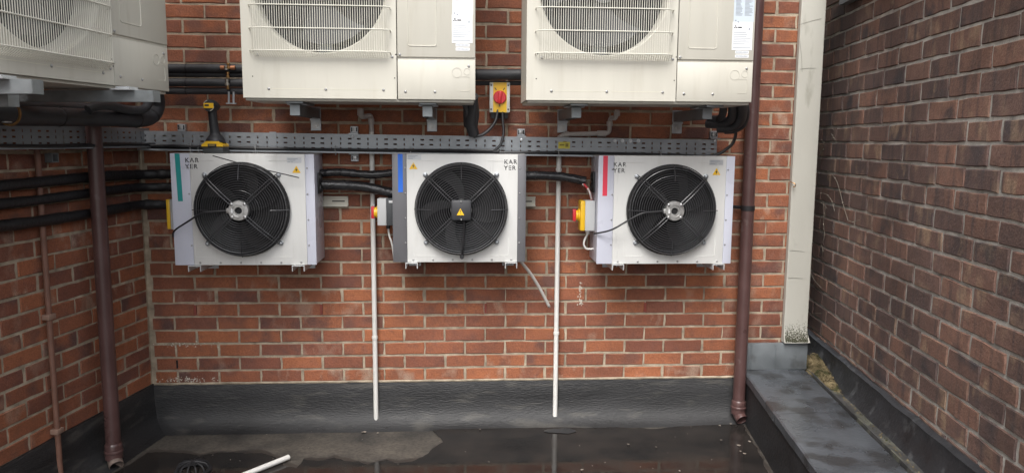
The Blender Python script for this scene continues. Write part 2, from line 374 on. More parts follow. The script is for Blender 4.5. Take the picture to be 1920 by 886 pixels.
# thin mortar bead on top of the upstand
mb = MB(); pts = [(X, -.012, .006+.003*mnoise.noise(Vector((X*12, 0, 0)))) for X in np.linspace(-.12, 3.16, 80)]
mb.tube(pts, .007, 6); build('mortar_fillet', mb, MORT, back)
def rough_poly(pts, amp, step=.02, seed=0):
    out = []
    n = len(pts)
    for i in range(n):
        a = np.array(pts[i][:2]); b = np.array(pts[(i+1) % n][:2]); L = np.linalg.norm(b-a); k = max(1, min(60, int(L/step)))
        for j in range(k):
            p = a+(b-a)*j/k
            o = mnoise.noise_vector(Vector((p[0]*16, p[1]*16, seed)))*amp+mnoise.noise_vector(Vector((p[0]*50, p[1]*50, seed+5)))*amp*.5
            out.append((p[0]+o.x, p[1]+o.y))
    return out
def sheet(name, poly, z, m, label, parent=None):
    bm = bmesh.new(); f = bm.faces.new([bm.verts.new((x, y, z)) for x, y in poly]); bmesh.ops.triangulate(bm, faces=[f])
    me = bpy.data.meshes.new(name); bm.to_mesh(me); bm.free()
    if me.polygons[0].normal.z < 0: me.flip_normals()
    me.materials.append(m); o = bpy.data.objects.new(name, me); COL.objects.link(o); return tag(o, label, kind='structure')
def water_mat():
    m = bpy.data.materials.new('wet_felt'); m.use_nodes = True; t = m.node_tree; N = t.nodes.new; L = t.links.new
    b = t.nodes['Principled BSDF']; g = N('ShaderNodeNewGeometry')
    n = N('ShaderNodeTexNoise'); n.inputs['Scale'].default_value = 6; n.inputs['Detail'].default_value = 8; L(g.outputs['Position'], n.inputs['Vector'])
    c = N('ShaderNodeValToRGB'); c.color_ramp.elements[0].position = .35; c.color_ramp.elements[0].color = (.014, .013, .0128, 1); c.color_ramp.elements[1].position = .75; c.color_ramp.elements[1].color = (.030, .0255, .023, 1)
    L(n.outputs[0], c.inputs[0]); L(c.outputs[0], b.inputs['Base Color'])
    r = N('ShaderNodeMapRange'); r.inputs[1].default_value = .4; r.inputs[2].default_value = .62; r.inputs[3].default_value = .03; r.inputs[4].default_value = .16; L(n.outputs[0], r.inputs[0]); L(r.outputs[0], b.inputs['Roughness'])
    b.inputs['IOR'].default_value = 1.33
    n2 = N('ShaderNodeTexNoise'); n2.inputs['Scale'].default_value = 45; L(g.outputs['Position'], n2.inputs['Vector'])
    bp = N('ShaderNodeBump'); bp.inputs['Strength'].default_value = .06; bp.inputs['Distance'].default_value = .003; L(n2.outputs[0], bp.inputs['Height']); L(bp.outputs[0], b.inputs['Normal'])
    return m
WET = water_mat()
px = [(244, 870), (279, 846), (344, 848), (375, 853), (409, 848), (461, 848), (490, 848), (514, 857), (535, 871), (556, 875), (568, 861), (605, 862), (626, 857), (638, 861), (671, 865), (688, 870), (725, 859), (741, 866), (770, 863), (795, 855), (812, 840), (830, 828), (824, 817), (812, 806), (840, 801), (900, 801), (960, 799), (1016, 799), (1098, 801), (1148, 800), (1206, 802), (1230, 803), (1259, 799), (1313, 797), (1367, 794)]
poly = [Zp(a, b, FZ+.004)[:2] for a, b in px]+[(3.14, -.1), (3.12, -.25), (2.93, -1.36), (2.6, -2.6), (1.6, -3.1), (.2, -2.9), (-.42, -2.2), (-.22, -.95)]
def damp_mat():
    m = WET.copy(); m.name = 'damp_felt'; r = [n for n in m.node_tree.nodes if n.type == 'MAP_RANGE'][0]; r.inputs[3].default_value = .35; r.inputs[4].default_value = .6
    c = [n for n in m.node_tree.nodes if n.type == 'VALTORGB'][0]; c.color_ramp.elements[0].color = (.03, .027, .025, 1); c.color_ramp.elements[1].color = (.06, .05, .042, 1); return m
dpoly = [(float(q[0])+(.0 if i < 2 else .012), float(q[1])+(.028 if i < 22 else .004)) for i, q in enumerate(poly)]
tag(sheet('damp_felt', rough_poly(dpoly, .022, seed=9), FZ+.002, damp_mat(), 'damp margin of felt round the rainwater puddle'), kind='structure')
tag(sheet('puddle', rough_poly(poly, .012), FZ+.004, WET, 'shallow dark rainwater puddle across the felt roof'), kind='structure')
isl = [Zp(1050+32*math.cos(a), 807+5*math.sin(a), FZ+.007)[:2] for a in np.linspace(0, 6.28, 14)[:-1]]
tag(sheet('dry_felt_patch', rough_poly(isl, .012, seed=3), FZ+.0075, FELT, 'small dry felt patch standing out of the puddle'), kind='structure')
# debris flecks on the deck
mb = MB(); rn = random.Random(3)
def fleck(mb, x, y, z, s, rn):
    n = 6; a0 = rn.uniform(0, 6); mb.add([(x+s*rn.uniform(.5, 1.2)*math.cos(a0+6.283*i/n), y+s*rn.uniform(.4, 1)*math.sin(a0+6.283*i/n), z+rn.uniform(0, .004)) for i in range(n)], [tuple(range(n))])
for (a, b, s) in [(682, 810, .016), (708, 812, .006), (500, 815, .007), (1385, 835, .011), (1395, 850, .012), (1405, 828, .010), (1388, 846, .007), (1230, 838, .006), (1092, 881, .01), (1275, 883, .006), (1178, 833, .01), (1370, 795, .01), (1350, 798, .008), (1352, 825, .008), (900, 805, .006), (400, 800, .008), (420, 770, .006)]:
    p = Zp(a, b, FZ+.006); fleck(mb, p[0], p[1], FZ+.0085, s, rn)
for i in range(90):
    fleck(mb, rn.uniform(0, 2.9), rn.uniform(-1.3, -.12), FZ+.0085, rn.uniform(.0015, .004), rn)
tag(build('litter', mb, mat('pale_debris', (.22, .19, .16), .8, var=.4, vscale=30), smooth=False), 'pale flakes and grit scattered on the wet felt roof', kind='stuff')
# ------------------------------------------------------------------ right-hand kerb: slab, channel, wall upstand, lead
KZ = .048
def along(X, Y): return np.array([X, Y, 0.])
k0 = np.array([3.172, -.02, 0.]); k1 = np.array([3.525, -.02, 0.])
def kerb_pt(base, s): return base-RDIR*s
def strip(sections, s0, s1, n=24, jit=.0):
    """sections: list of (lateral offset from k0 along +x, z); swept along the right wall direction"""
    mb = MB(); m = len(sections); v = []
    for i in range(n+1):
        s = s0+(s1-s0)*i/n
        for (x, z) in sections:
            p = k0-RDIR*s; j = mnoise.noise(Vector((x*7, s*7, z*5)))*jit
            v.append((p[0]+x+j, p[1], z+j*.6))
    mb.add(v, [(i*m+k, (i+1)*m+k, (i+1)*m+k+1, i*m+k+1) for i in range(n) for k in range(m-1)]); return mb
LEADF = mat('kerb_felt', (.075, .082, .092), .28, var=.35, vscale=4, bump=.4, bscale=70, dirt=((.035, .035, .036), 7, .5, .1, .8))
# slab in lengths (each capping piece its own object)
slab = None
for i, (s0, s1) in enumerate([(0, .70), (.704, 1.75), (1.754, 2.9), (2.904, 4.2)]):
    mb = strip([(-.012, KZ-.045), (-.012, KZ-.006), (-.004, KZ), (.17, KZ+.004), (.345, KZ), (.352, KZ-.004), (.352, KZ-.03)], s0, s1, 16, .0025)
    if slab is None: slab = tag(build('roof_kerb', mb, LEADF), 'raised grey felt covered kerb running along the right brick wall', kind='structure')
    else: build('kerb_capping', mb, LEADF, slab)
mb = strip([(-.004, FZ-.01), (-.003, -.1), (-.004, KZ-.02)], 0, 4.2, 40, .004); build('kerb_side', mb, mat('black_felt', (.022, .022, .024), .6, var=.3, vscale=6, bump=.6, bscale=60), slab)
mb = strip([(.352, KZ-.03), (.362, KZ-.028), (.366, KZ+.004), (.374, KZ+.004), (.378, KZ-.012), (.5, KZ-.018)], 0, 4.2, 40, .003)
GUT = mat('gutter_felt', (.05, .05, .05), .6, var=.4, vscale=8, bump=.6, bscale=70, dirt=((.15, .15, .115), 11, .52, .1, .6))
build('side_gutter', mb, GUT, slab)
# felt upstand on the right wall (lies on the wall plane)
mb = MB(); v = []; sec = [(.085, KZ-.03), (.062, KZ-.004), (.045, .075), (.034, .11), (.026, .145), (.027, .162), (.012, .172), (-.012, .172)]
n = 60
for i in range(n+1):
    s = -.5+4.7*i/n
    for (d, z) in sec:
        p = RP-RDIR*s+RNRM*(d+mnoise.noise(Vector((s*4, z*6, 1)))*.006); v.append((p[0], p[1], z+mnoise.noise(Vector((s*6, d*9, 4)))*.006))
m_ = len(sec); mb.add(v, [(i*m_+k, (i+1)*m_+k, (i+1)*m_+k+1, i*m_+k+1) for i in range(n) for k in range(m_-1)])
tag(build('felt_upstand', mb, mat('old_felt', (.02, .021, .024), .5, var=.35, vscale=7, bump=.6, bscale=60, dirt=((.12, .125, .13), 9, .57, .1, .5))), 'cracked black felt upstand along the foot of the dark right wall', kind='structure')
# lead flashing at the back of the kerb
LEAD = mat('lead_sheet', (.15, .165, .175), .5, .15, var=.3, vscale=6, dirt=((.08, .08, .08), 10, .52, .1, .6))
mb = MB(); mb.box((3.165, -.03, .05), (3.53, -.006, .205), .003)
lf = build('lead_flashing', mb, LEAD); tag(lf, 'grey lead flashing at the wall foot behind the kerb', 'flashing')
for X in (3.20, 3.34): mb = MB(); mb.box((X, -.033, .055), (X+.005, -.0305, .2)); build('lead_welt', mb, LEAD, lf)
# moss clump in the gutter
mb = MB(); rn = random.Random(5)
for i in range(6500):
    s = -.1+abs(rn.gauss(.1, .14))
    if s > .36 and rn.random() < .3: continue
    if i % 15 == 0: s = rn.uniform(.0, 1.6)
    wv = .1*max(0, 1-max(0, s/.40)**2)+.018; q = rn.uniform(-1, 1)*(1 if s < .4 else 2.2*rn.random())
    p = k0-RDIR*s; x = p[0]+.43-.02*s+q*wv*.62; y = p[1]+rn.uniform(-.01, .01)
    h = KZ-.012+.062*max(0, 1-q*q)*max(0, 1-s/.42)*rn.uniform(.75, 1.08); r = rn.uniform(.0018, .005); a = rn.uniform(0, 6.3); tl = rn.uniform(-.6, .6)
    mb.add([(x+r*math.cos(a+k*2.09), y+r*math.sin(a+k*2.09), h+r*tl*math.cos(k*2.09)) for k in range(3)], [(0, 1, 2)])
mm = MB(); nS = 20; nQ = 9; v = []
for i in range(nS):
    s = -.1+.46*i/(nS-1)
    for j in range(nQ):
        q = -1+2*j/(nQ-1); wv = .1*(1-max(0, s/.40)**2)+.012; p = k0-RDIR*s
        v.append((p[0]+.43-.02*s+q*wv*.62+.006*mnoise.noise(Vector((s*30, q*4, 1))), p[1], KZ-.02+.06*max(0, 1-q*q)**.7*max(0, 1-s/.40)*(1+.5*mnoise.noise(Vector((s*25, q*3, 2))))))
mm.add(v, [(i*nQ+j, (i+1)*nQ+j, (i+1)*nQ+j+1, i*nQ+j+1) for i in range(nS-1) for j in range(nQ-1)])
mm.add(mb.v, mb.f)
MOSS = mat('dry_moss', (.22, .175, .10), .95, var=.45, vscale=22, bump=1, bscale=120, spec=.1, dirt=((.035, .042, .018), 13, .5, .1, .9))
tag(build('moss', mm, MOSS, smooth=False), 'tan dried moss clump in the gutter at the board foot', kind='stuff')
# ------------------------------------------------------------------ white upright board, fascia
BOARD = mat('board_paint', (.46, .45, .40), .6, var=.05, vscale=5, bump=.2, bscale=40, dirt=((.26, .25, .2), 14, .62, .12, .5), stretch=(1, 1, .35))
zl = list(np.linspace(.212, .32, 14))+list(np.linspace(.42, 3.4, 20)); mb = MB(); v = []; n = len(zl)-1
for i in range(n+1):
    z = zl[i]; fl = .013*max(0, 1-(z-.212)/.09)**2; xl, xr = 3.383, 3.520+fl
    yo = -.034-fl*1.6
    for (x, y) in ((xl, yo+.003), (xl+.004, yo), (xr-.004, yo), (xr, yo+.003), (xr, -.004), (xl, -.004)): v.append((x, y, z))
mb.add(v, [(i*6+k, i*6+(k+1) % 6, (i+1)*6+(k+1) % 6, (i+1)*6+k) for i in range(n) for k in range(6)]+[tuple(range(6))[::-1], tuple(n*6+k for k in range(6))])
bd = build('timber_board', mb, BOARD); tag(bd, 'tall flaking white painted board with a mouldy foot at the wall end', 'board')
mb = MB(); rn = random.Random(8)
for i in range(1500):
    z = .216+abs(rn.gauss(0, .045))*rn.random()**.3; x = rn.uniform(3.388, 3.519); fl = .013*max(0, 1-(z-.212)/.09)**2
    r = rn.uniform(.0008, .0032); y = -.0346-fl*1.6-.0008
    mb.add([(x+r*rn.uniform(.5, 1.3)*math.cos(k*1.257), y, z+r*rn.uniform(.5, 1.3)*math.sin(k*1.257)) for k in range(5)], [(0, 1, 2, 3, 4)])
tag(build('mould_specks', mb, mat('mould', (.06, .06, .035), .9), bd, smooth=False), kind='stuff')
p = W(1489, 345, -.05); mb = MB(); mb.tube(smooth_path([(p[0]-.015, -.03, p[2]+.012), (p[0]-.006, -.05, p[2]+.006), (p[0]+.004, -.058, p[2]-.002), (p[0]+.003, -.055, p[2]-.014), (p[0]-.005, -.05, p[2]-.012)]), .0028, 6); build('hook', mb, BRASS, bd)
mb = MB()
for (a, b, a2, b2) in ((1492, 49, 1540, 35), (1500, 130, 1530, 128), (1480, 470, 1508, 472), (1478, 521, 1505, 522), (1500, 78, 1504, 135)):
    p = W(a, b, -.0355); q = W(a2, b2, -.0355); mb = MB(); mb.tube(smooth_path([p, (p+q)/2+np.array([.002, 0, .003]), q], 6), .0007, 4); build('paint_crack', mb, mat('crack_dark', (.12, .11, .09), .8), bd)
mb = MB(); zf_ = Pl(1576, 9, RP+RNRM*.045, RNRM)[2]
for (d0, d1, z0, z1) in ((.002, .045, zf_, zf_+.19), (.047, .16, zf_+.17, zf_+.2)):
    p = [RP+RDIR*.1+RNRM*d0, RP-RDIR*3.6+RNRM*d0, RP-RDIR*3.6+RNRM*d1, RP+RDIR*.1+RNRM*d1]
    mb.add([(q[0], q[1], z0) for q in p]+[(q[0], q[1], z1) for q in p], [(0, 1, 2, 3), (4, 7, 6, 5), (0, 4, 5, 1), (1, 5, 6, 2), (2, 6, 7, 3), (3, 7, 4, 0)])
tag(build('fascia_board', mb, mat('grey_fascia', (.22, .22, .225), .5), smooth=False), 'grey eaves fascia along the top of the dark right wall', 'fascia')
# dry ivy tendrils on the right wall near the board
def rwp(x, y, d=.006): return Pl(x, y, RP+RNRM*d, RNRM)
IVY = mat('dry_stem', (.21, .18, .145), .8, var=.3, vscale=40)
for label, strands in (
    ('dry ivy stem with a drooping side shoot, middle of the dark wall edge', [[(1526, 366), (1540, 362), (1552, 366), (1560, 378), (1565, 396)], [(1552, 320), (1566, 334), (1574, 356), (1580, 380), (1590, 413)], [(1590, 413), (1600, 416), (1611, 412)], [(1526, 376), (1540, 380), (1551, 391)]]),
    ('dry ivy tendril hanging lowest beside the white board', [[(1543, 376), (1545, 400), (1544, 420), (1546, 440), (1542, 455)], [(1540, 458), (1543, 470), (1541, 482)], [(1518, 500), (1524, 520), (1540, 540)], [(1512, 588), (1540, 587)]]),
    ('curled dry ivy knot highest beside the white board', [[(1540, 262), (1546, 268), (1544, 280), (1538, 284)], [(1556, 236), (1564, 244)], [(1562, 252), (1560, 260)], [(1541, 284), (1534, 295), (1531, 315)], [(1558, 250), (1566, 262)]])):
    t = None
    for st in strands:
        mb = MB(); pp = [rwp(a, b, .008+.004*math.sin(i*2.)) for i, (a, b) in enumerate(st)]; mb.tube(smooth_path(pp, 5), .0016, 5)
        for (a, b) in st[1:-1]:
            q = rwp(a, b, .012); mb.lathe(q, (1, .3, .2), [(.0, -.005), (.004, -.002), (.0045, .002), (.0, .005)], 6)
        if t is None: t = build('ivy_stem', mb, IVY); tag(t, label, 'ivy', 'dry ivy on the dark wall')
        else: build('ivy_shoot', mb, IVY, t)
# ------------------------------------------------------------------ cream outdoor units
def screw(mb, x, y, z, r=.006):
    mb.lathe((x, y, z), (0, -1, 0), [(r, 0), (r, .002), (r*.6, .004), (0, .0042)], 8)
def outdoor_unit(loc, theta, label, sticker, clips, gz0=.205, cz=.497):
    """local frame: x along the front (0..1.05), y into the unit (0 front .. .33), z up from 0"""
    T = Matrix.Translation(Vector([float(q) for q in loc])) @ Matrix.Rotation(theta, 4, 'Z')
    t = thing('outdoor_unit', loc, label, 'air conditioner', 'cream outdoor air conditioning units')
    w, d, h, xs, zs = 1.05, .33, 1.338, .693, .178
    cx, R = .352, .300
    P = lambda name, mb, m, par=t, sm=True: build(name, mb, m, par, sm, T)
    # front fan panel with a round hole
    mb = MB(); n = 64; x0, x1, z0, z1 = .0, xs-.002, .0, h
    ring = []; outer = []
    for i in range(n):
        a = 2*math.pi*i/n; c, s = math.cos(a), math.sin(a); ring.append((cx+R*c, 0, cz+R*s))
        k = min((x1-cx)/c if c > 1e-6 else ((x0-cx)/c if c < -1e-6 else 9e9), (z1-cz)/s if s > 1e-6 else ((z0-cz)/s if s < -1e-6 else 9e9))
        outer.append((cx+k*c, 0, cz+k*s))
    mb.add(ring+outer, [(i, (i+1) % n, n+(i+1) % n, n+i) for i in range(n)])
    for (a, b) in ((x0, z0), (x1, z0), (x1, z1), (x0, z1)):
        # fill the corner triangles left by the radial fan
        ang = math.atan2(b-cz, a-cx) % (2*math.pi); i = int(ang/(2*math.pi)*n); mb.add([outer[i % n], outer[(i+1) % n], (a, 0, b)], [(0, 1, 2)])
    mb.lathe((cx, 0, cz), (0, 1, 0), [(R, 0), (R-.004, .003), (R-.010, .02), (R-.012, .09)], 64)
    fp = P('front_panel', mb, CREAM)
    # body shell
    mb = MB(); mb.box((0, .002, 0), (.004, d, h)); mb.box((w-.004, .003, 0), (w, d, h)); mb.box((0, d-.004, 0), (w, d, h)); mb.box((0, .002, h-.004), (w, d, h)); mb.box((.006, .014, -.012), (w-.006, d-.007, .002), .003)
    mb.box((x1+.001, .02, .02), (x1+.006, d-.01, h-.01)); P('casing', mb, CREAM)
    mb = MB(); mb.box((.02, .14, .02), (x1-.01, .15, h-.02)); mb.box((.006, .1, .02), (.012, .14, h-.02)); P('coil_backing', mb, mat('coil_dark', (.014, .015, .016), .6, var=.3, vscale=20))
    mb = MB()
    for i in range(38):
        x = .04+i*.0165; mb.box((x, .128, .04), (x+.002, .138, h-.04))
    tag(P('coil_fins', mb, mat('coil_fin', (.07, .07, .075), .45, .3), sm=False), kind='stuff')
    # fan
    mb = MB(); mb.cyl((cx, .05, cz), (cx, .11, cz), .055, 24); fan = P('fan', mb, mat('fan_grey', (.06, .062, .066), .45))
    for b in range(3):
        mb = MB(); v = []; a0 = b*2.094+.5
        for i in range(8):
            r = .05+.2*i/7
            for j in range(5):
                a = a0+(j/4-.5)*(1.0+.3*i/7)+.25*i/7; v.append((cx+r*math.cos(a), .075+(j/4-.5)*.05, cz+r*math.sin(a)))
        mb.add(v, [(i*5+j, i*5+j+1, (i+1)*5+j+1, (i+1)*5+j) for i in range(7) for j in range(4)]); P('fan_blade', mb, mat('fan_grey', ()), fan)
    mb = MB(); mb.box((cx-.03, .115, .03), (cx+.03, .126, h-.03)); P('motor_stand', mb, GALVD)
    # upper service panel, lower cover
    mb = MB(); mb.box((xs+.002, -.001, zs+.012), (w, .01, h), .003); sp = P('service_panel', mb, CREAM)
    mb = MB(); pts = bent([(xs+.05, -.0015, h-.05), (xs+.05, -.0015, zs+.062), (xs+.18, -.0015, zs+.062), (xs+.18, -.0015, h-.05)], .012); mb.tube(pts, .0022, 6); P('panel_rib', mb, CREAM, sp)
    mb = MB(); mb.box((xs+.002, .001, .0), (w, .012, zs), .003); mb.box((xs+.004, .006, zs), (w-.002, .012, zs+.012)); lc = P('lower_cover', mb, CREAM)
    mb = MB(); mb.torus((w-.085, .0005, zs-.055), (0, 1, 0), .022, .0012, 24, 4); mb.torus((w-.038, .0005, zs-.05), (0, 1, 0), .015, .0012, 20, 4)
    mb.tube(bent([(w-.08, .0005, .105), (w-.025, .0005, .105), (w-.025, .0005, .04), (w-.07, .0005, .04)], .01), .0011, 4)
    tag(P('knockout_marks', mb, CREAM, lc), kind='stuff')
    mb = MB()
    for q in ((.04, .06), (.3, .06)): mb.box((q[0]+.09, -.0006, .0405), (q[0]+.33, .001, .0425))
    tag(P('bottom_rib', mb, mat('cream_shade', (.60, .58, .48), .45), fp), kind='stuff')
    mb = MB()
    for (x, z, y) in ((.115, .041, 0), (.37, .041, 0), (.63, .041, 0), (.73, .035, .001), (.865, .035, .001), (.07, gz0-.015, 0), (.672, gz0-.015, 0), (xs+.013, zs+.022, -.001), (w-.03, zs-.025, .001)): screw(mb, x, y, z)
    tag(P('screws', mb, STEEL), kind='stuff')
    mb = MB()
    for (x, z) in ((.05, gz0), (.688, gz0-.005), (.045, .095), (.682, .095)): mb.lathe((x, -.0006, z), (0, -1, 0), [(.003, 0), (0, .0002)], 8)
    tag(P('pilot_holes', mb, DARK), kind='stuff')
    # wire guard: vertical wires that bend back at the bottom, cross wires bowed back at both ends
    gx0, gx1, gz1 = .04, .665, .80; gy = -.042; mb = MB(); nW = 58
    for i in range(nW):
        x = gx0+.016+(gx1-gx0-.032)*i/(nW-1); e = min(1, min(x-gx0, gx1-x)/.035); yy = gy*math.sqrt(e) if e < 1 else gy
        mb.tube([(x+.004, -.002, gz0-.022), (x, yy*.75, gz0-.006), (x, yy, gz0+.004), (x, yy, gz1-.004), (x, -.002, gz1+.02)], .0016, 4)
    tag(P('guard_wires', mb, CREAMD), kind='stuff')
    for z in (gz0+.002, gz0+.1, gz0+.2, gz0+.3, gz0+.4, gz0+.5, gz1):
        mb = MB(); mb.tube(bent([(gx0, .0, z-.004), (gx0, gy*.5, z), (gx0+.035, gy-.003, z), (gx1-.035, gy-.003, z), (gx1, gy*.5, z), (gx1, 0, z-.004)], .02), .0026, 6); P('guard_bar', mb, CREAMD)
    mb = MB()
    for (y, z) in ((gy*.6, gz0-.009), (gy*.25, gz0-.016)): mb.tube([(gx0+.02, y, z), (gx1-.02, y, z)], .0014, 4)
    tag(P('guard_lower_wires', mb, CREAMD), kind='stuff')
    # rating stickers
    sx0, sz0 = sticker['x'], sticker['z']; sw, sh = .094, .30
    mb = MB(); mb.box((sx0, -.0022, sz0+sh*.42), (sx0+sw, -.0012, sz0+sh)); st = P('wiring_label', mb, sticker['m'], sp, False)
    mb = MB(); mb.box((sx0-.003, -.0024, sz0), (sx0+sw-.003, -.0012, sz0+sh*.42)); rl = P('rating_label', mb, PAPER, sp, False)
    mb = MB(); rn = random.Random(2)
    for i in range(24):
        z = sz0+sh-.012-i*.0058
        for (a, b) in ((.008, .042), (.05, .088)):
            e = rn.uniform(.5, 1); mb.box((sx0+a, -.0027, z), (sx0+a+(b-a)*e, -.0022, z+.0032))
    tag(P('printed_lines', mb, INKG if sticker['dense'] else mat('faint_ink', (.6, .6, .62), .5), st, False), kind='stuff')
    mb = MB()
    for (a, b) in ((.010, .132), (.022, .126)): mb.lathe((sx0+a, -.0022, sz0+b), (0, -1, 0), [(.004, .0), (.004, .0005), (0, .0006)], 10)
    for i in range(9):
        z = sz0+.078-i*.0085
        if i == 7: continue
        mb.box((sx0+.002, -.0029, z), (sx0+rn.uniform(.04, .088), -.0024, z+.0024))
    mb.box((sx0+.072, -.0029, sz0+.0895), (sx0+.078, -.0024, sz0+.101)); tag(P('printed_marks', mb, INKG, rl, False), kind='stuff')
    mb = MB(); c0 = (sx0+.011, sz0+.103)
    for k in range(3):       # small three-pointed maker's mark
        a = math.pi/2+k*2.094; u = (math.cos(a), math.sin(a)); s = .0052
        def rp(l, q): return (c0[0]+u[0]*l-u[1]*q, c0[1]+u[1]*l+u[0]*q)
        mb.prism([rp(0, 0), rp(s, s*.55), rp(2*s, 0), rp(s, -s*.55)], -.0030, -.0024)
    mb.box((sx0+.022, -.0029, sz0+.099), (sx0+.04, -.0024, sz0+.1045)); P('maker_mark', mb, INK, rl, False)
    for k, z in enumerate((sz0-.016, sz0-.034)):
        mb = MB(); mb.box((sx0+.014, -.0022, z), (sx0+.078, -.0012, z+.014)); lb = P('tag_label', mb, PAPER, sp, False)
        mb = MB()
        for i in range(9): mb.box((sx0+.018+i*.0062, -.0028, z+.005), (sx0+.018+i*.0062+.0042, -.0022, z+.010))
        tag(P('tag_print', mb, INKG, lb, False), kind='stuff')
    for x in clips:
        mb = MB(); mb.box((x-.04, .03, -.022), (x+.04, .30, -.0122), .002); P('foot', mb, GALVD)
    return t, T
ZB = W(456, 183, -.57)[2]
uB, TB = outdoor_unit((.572, -.57, ZB), 0., 'middle cream outdoor unit with a bright white label, above the blue taped fan unit', dict(x=.946, z=.255, m=PAPER, dense=False), (.22, .83))
uC, TC = outdoor_unit((1.853, -.63, ZB), 0., 'right cream outdoor unit with a bluish label, beside the brown downpipe', dict(x=.948, z=.235, m=PAPERB, dense=True), (.25, .89))
AC = np.array([.334, -.798, 1.531]); TA = math.radians(79.3); AL = AC-1.05*np.array([math.cos(TA), math.sin(TA), 0])
uA, TAm = outdoor_unit(AL, TA, 'cream outdoor unit on the left wall, turned sideways and cut by the frame', dict(x=.90, z=.40, m=PAPERB, dense=True), (.2, .86), gz0=.075, cz=.385)
# ------------------------------------------------------------------ galvanised wall brackets
def channel(mb, a, b, w=.041, h=.041, t=.003, up=(0, 0, 1)):
    """open U channel from a to b (opening downwards)"""
    a, b = Vector(a), Vector(b); d = (b-a).normalized(); u = Vector(up); s = d.cross(u).normalized()
    def slab(c0, c1, z0, z1):
        v = [];
        for p in (a, b):
            for (x, z) in ((c0, z0), (c1, z0), (c1, z1), (c0, z1)): v.append(p+s*x+u*z)
        mb.add(v, [(0, 1, 2, 3), (4, 7, 6, 5), (0, 4, 5, 1), (1, 5, 6, 2), (2, 6, 7, 3), (3, 7, 4, 0)])
    slab(-w/2, w/2, -t, 0); slab(-w/2, -w/2+t, -h, -t); slab(w/2-t, w/2, -h, -t)
def wall_bracket(X, yf, label, zt):
    t = thing('wall_bracket', (X, 0, zt), label, 'bracket', 'galvanised brackets under the outdoor units')
    mb = MB(); channel(mb, (X, yf, zt), (X, -.01, zt), .045, .05); build('arm', mb, GALVD, t, False)
    mb = MB(); mb.box((X-.0225, yf-.002, zt-.05), (X+.0225, yf+.0005, zt-.001)); build('end_cap', mb, GALVD, t, False)
    mb = MB(); mb.box((X-.027, -.012, zt-.115), (X+.027, -.004, zt+.01), .002); mb.box((X-.027, -.03, zt-.062), (X+.027, -.006, zt-.052)); build('wall_plate', mb, GALV, t, False)
    mb = MB(); mb.lathe((X, -.012, zt-.088), (0, -1, 0), [(.016, 0), (.016, .003), (.010, .003), (.010, .011), (.0, .012)], 12); build('anchor_bolt', mb, STEEL, t)
    mb = MB(); mb.box((X-.045, yf+.04, zt), (X+.045, yf+.11, zt+.006), .001); mb.box((X-.03, yf+.045, zt+.006), (X+.03, yf+.1, zt+.016), .002); mb.box((X-.012, yf+.03, zt+.006), (X+.012, yf+.06, zt+.02)); build('clamp', mb, mat('bright_zinc', (.5, .52, .54), .4, .5), t, False)
zt = ZB-.025
wall_bracket(W(600, 222)[0]-.02, -.50, 'galvanised bracket under the middle outdoor unit, left one', zt)
wall_bracket(W(813, 224)[0]-.008, -.50, 'galvanised bracket under the middle outdoor unit, right one near the cables', zt)
wall_bracket(W(1054, 229)[0], -.52, 'galvanised bracket under the right outdoor unit, left one', zt)
wall_bracket(W(1262, 229)[0]+.02, -.52, 'galvanised bracket under the right outdoor unit, next to the black pipe bundle', zt)
def side_bracket(px, py, Y, label, dz=0.):
    e = W(px, py, Y); wl = CORNER+LDIR*((Y-CORNER[1])/LDIR[1]); L = (e-wl)@LNRM; s = wl+LNRM*.01
    t = thing('wall_bracket', (s[0], s[1], e[2]), label, 'bracket', 'galvanised brackets under the outdoor units')
    a = np.array([s[0], s[1], e[2]+.02]); b = a+LNRM*(L-.01)
    mb = MB(); channel(mb, a, b, .045, .042); build('arm', mb, GALVD, t, False)
    mb = MB(); mb.box((-.001, -.0225, -.042), (.0015, .0225, -.001)); mb.xf(Matrix.Translation(Vector(b)) @ Matrix.Rotation(-LA, 4, 'Z')); build('end_cap', mb, GALVD, t, False)
    mb = MB(); mb.box((0, -.04, -.12), (.008, .04, .03)); mb.xf(Matrix.Translation(Vector(a)) @ Matrix.Rotation(-LA, 4, 'Z')); build('wall_plate', mb, GALVD, t, False)
    if not dz:
        mb = MB(); mb.box((L-.16, -.05, 0), (L-.08, .05, .005)); mb.box((L-.15, -.03, .005), (L-.10, .03, .013)); mb.xf(Matrix.Translation(Vector(a)) @ Matrix.Rotation(-LA, 4, 'Z')); build('clamp', mb, mat('bright_zinc', ()), t, False)
side_bracket(331, 184, -1.06, 'galvanised bracket under the far end of the left outdoor unit')
side_bracket(128, 168, -1.62, 'galvanised bracket under the near end of the left outdoor unit')
side_bracket(72, 190, -1.55, 'lower short galvanised bracket carrying the fat black pipe', 1)
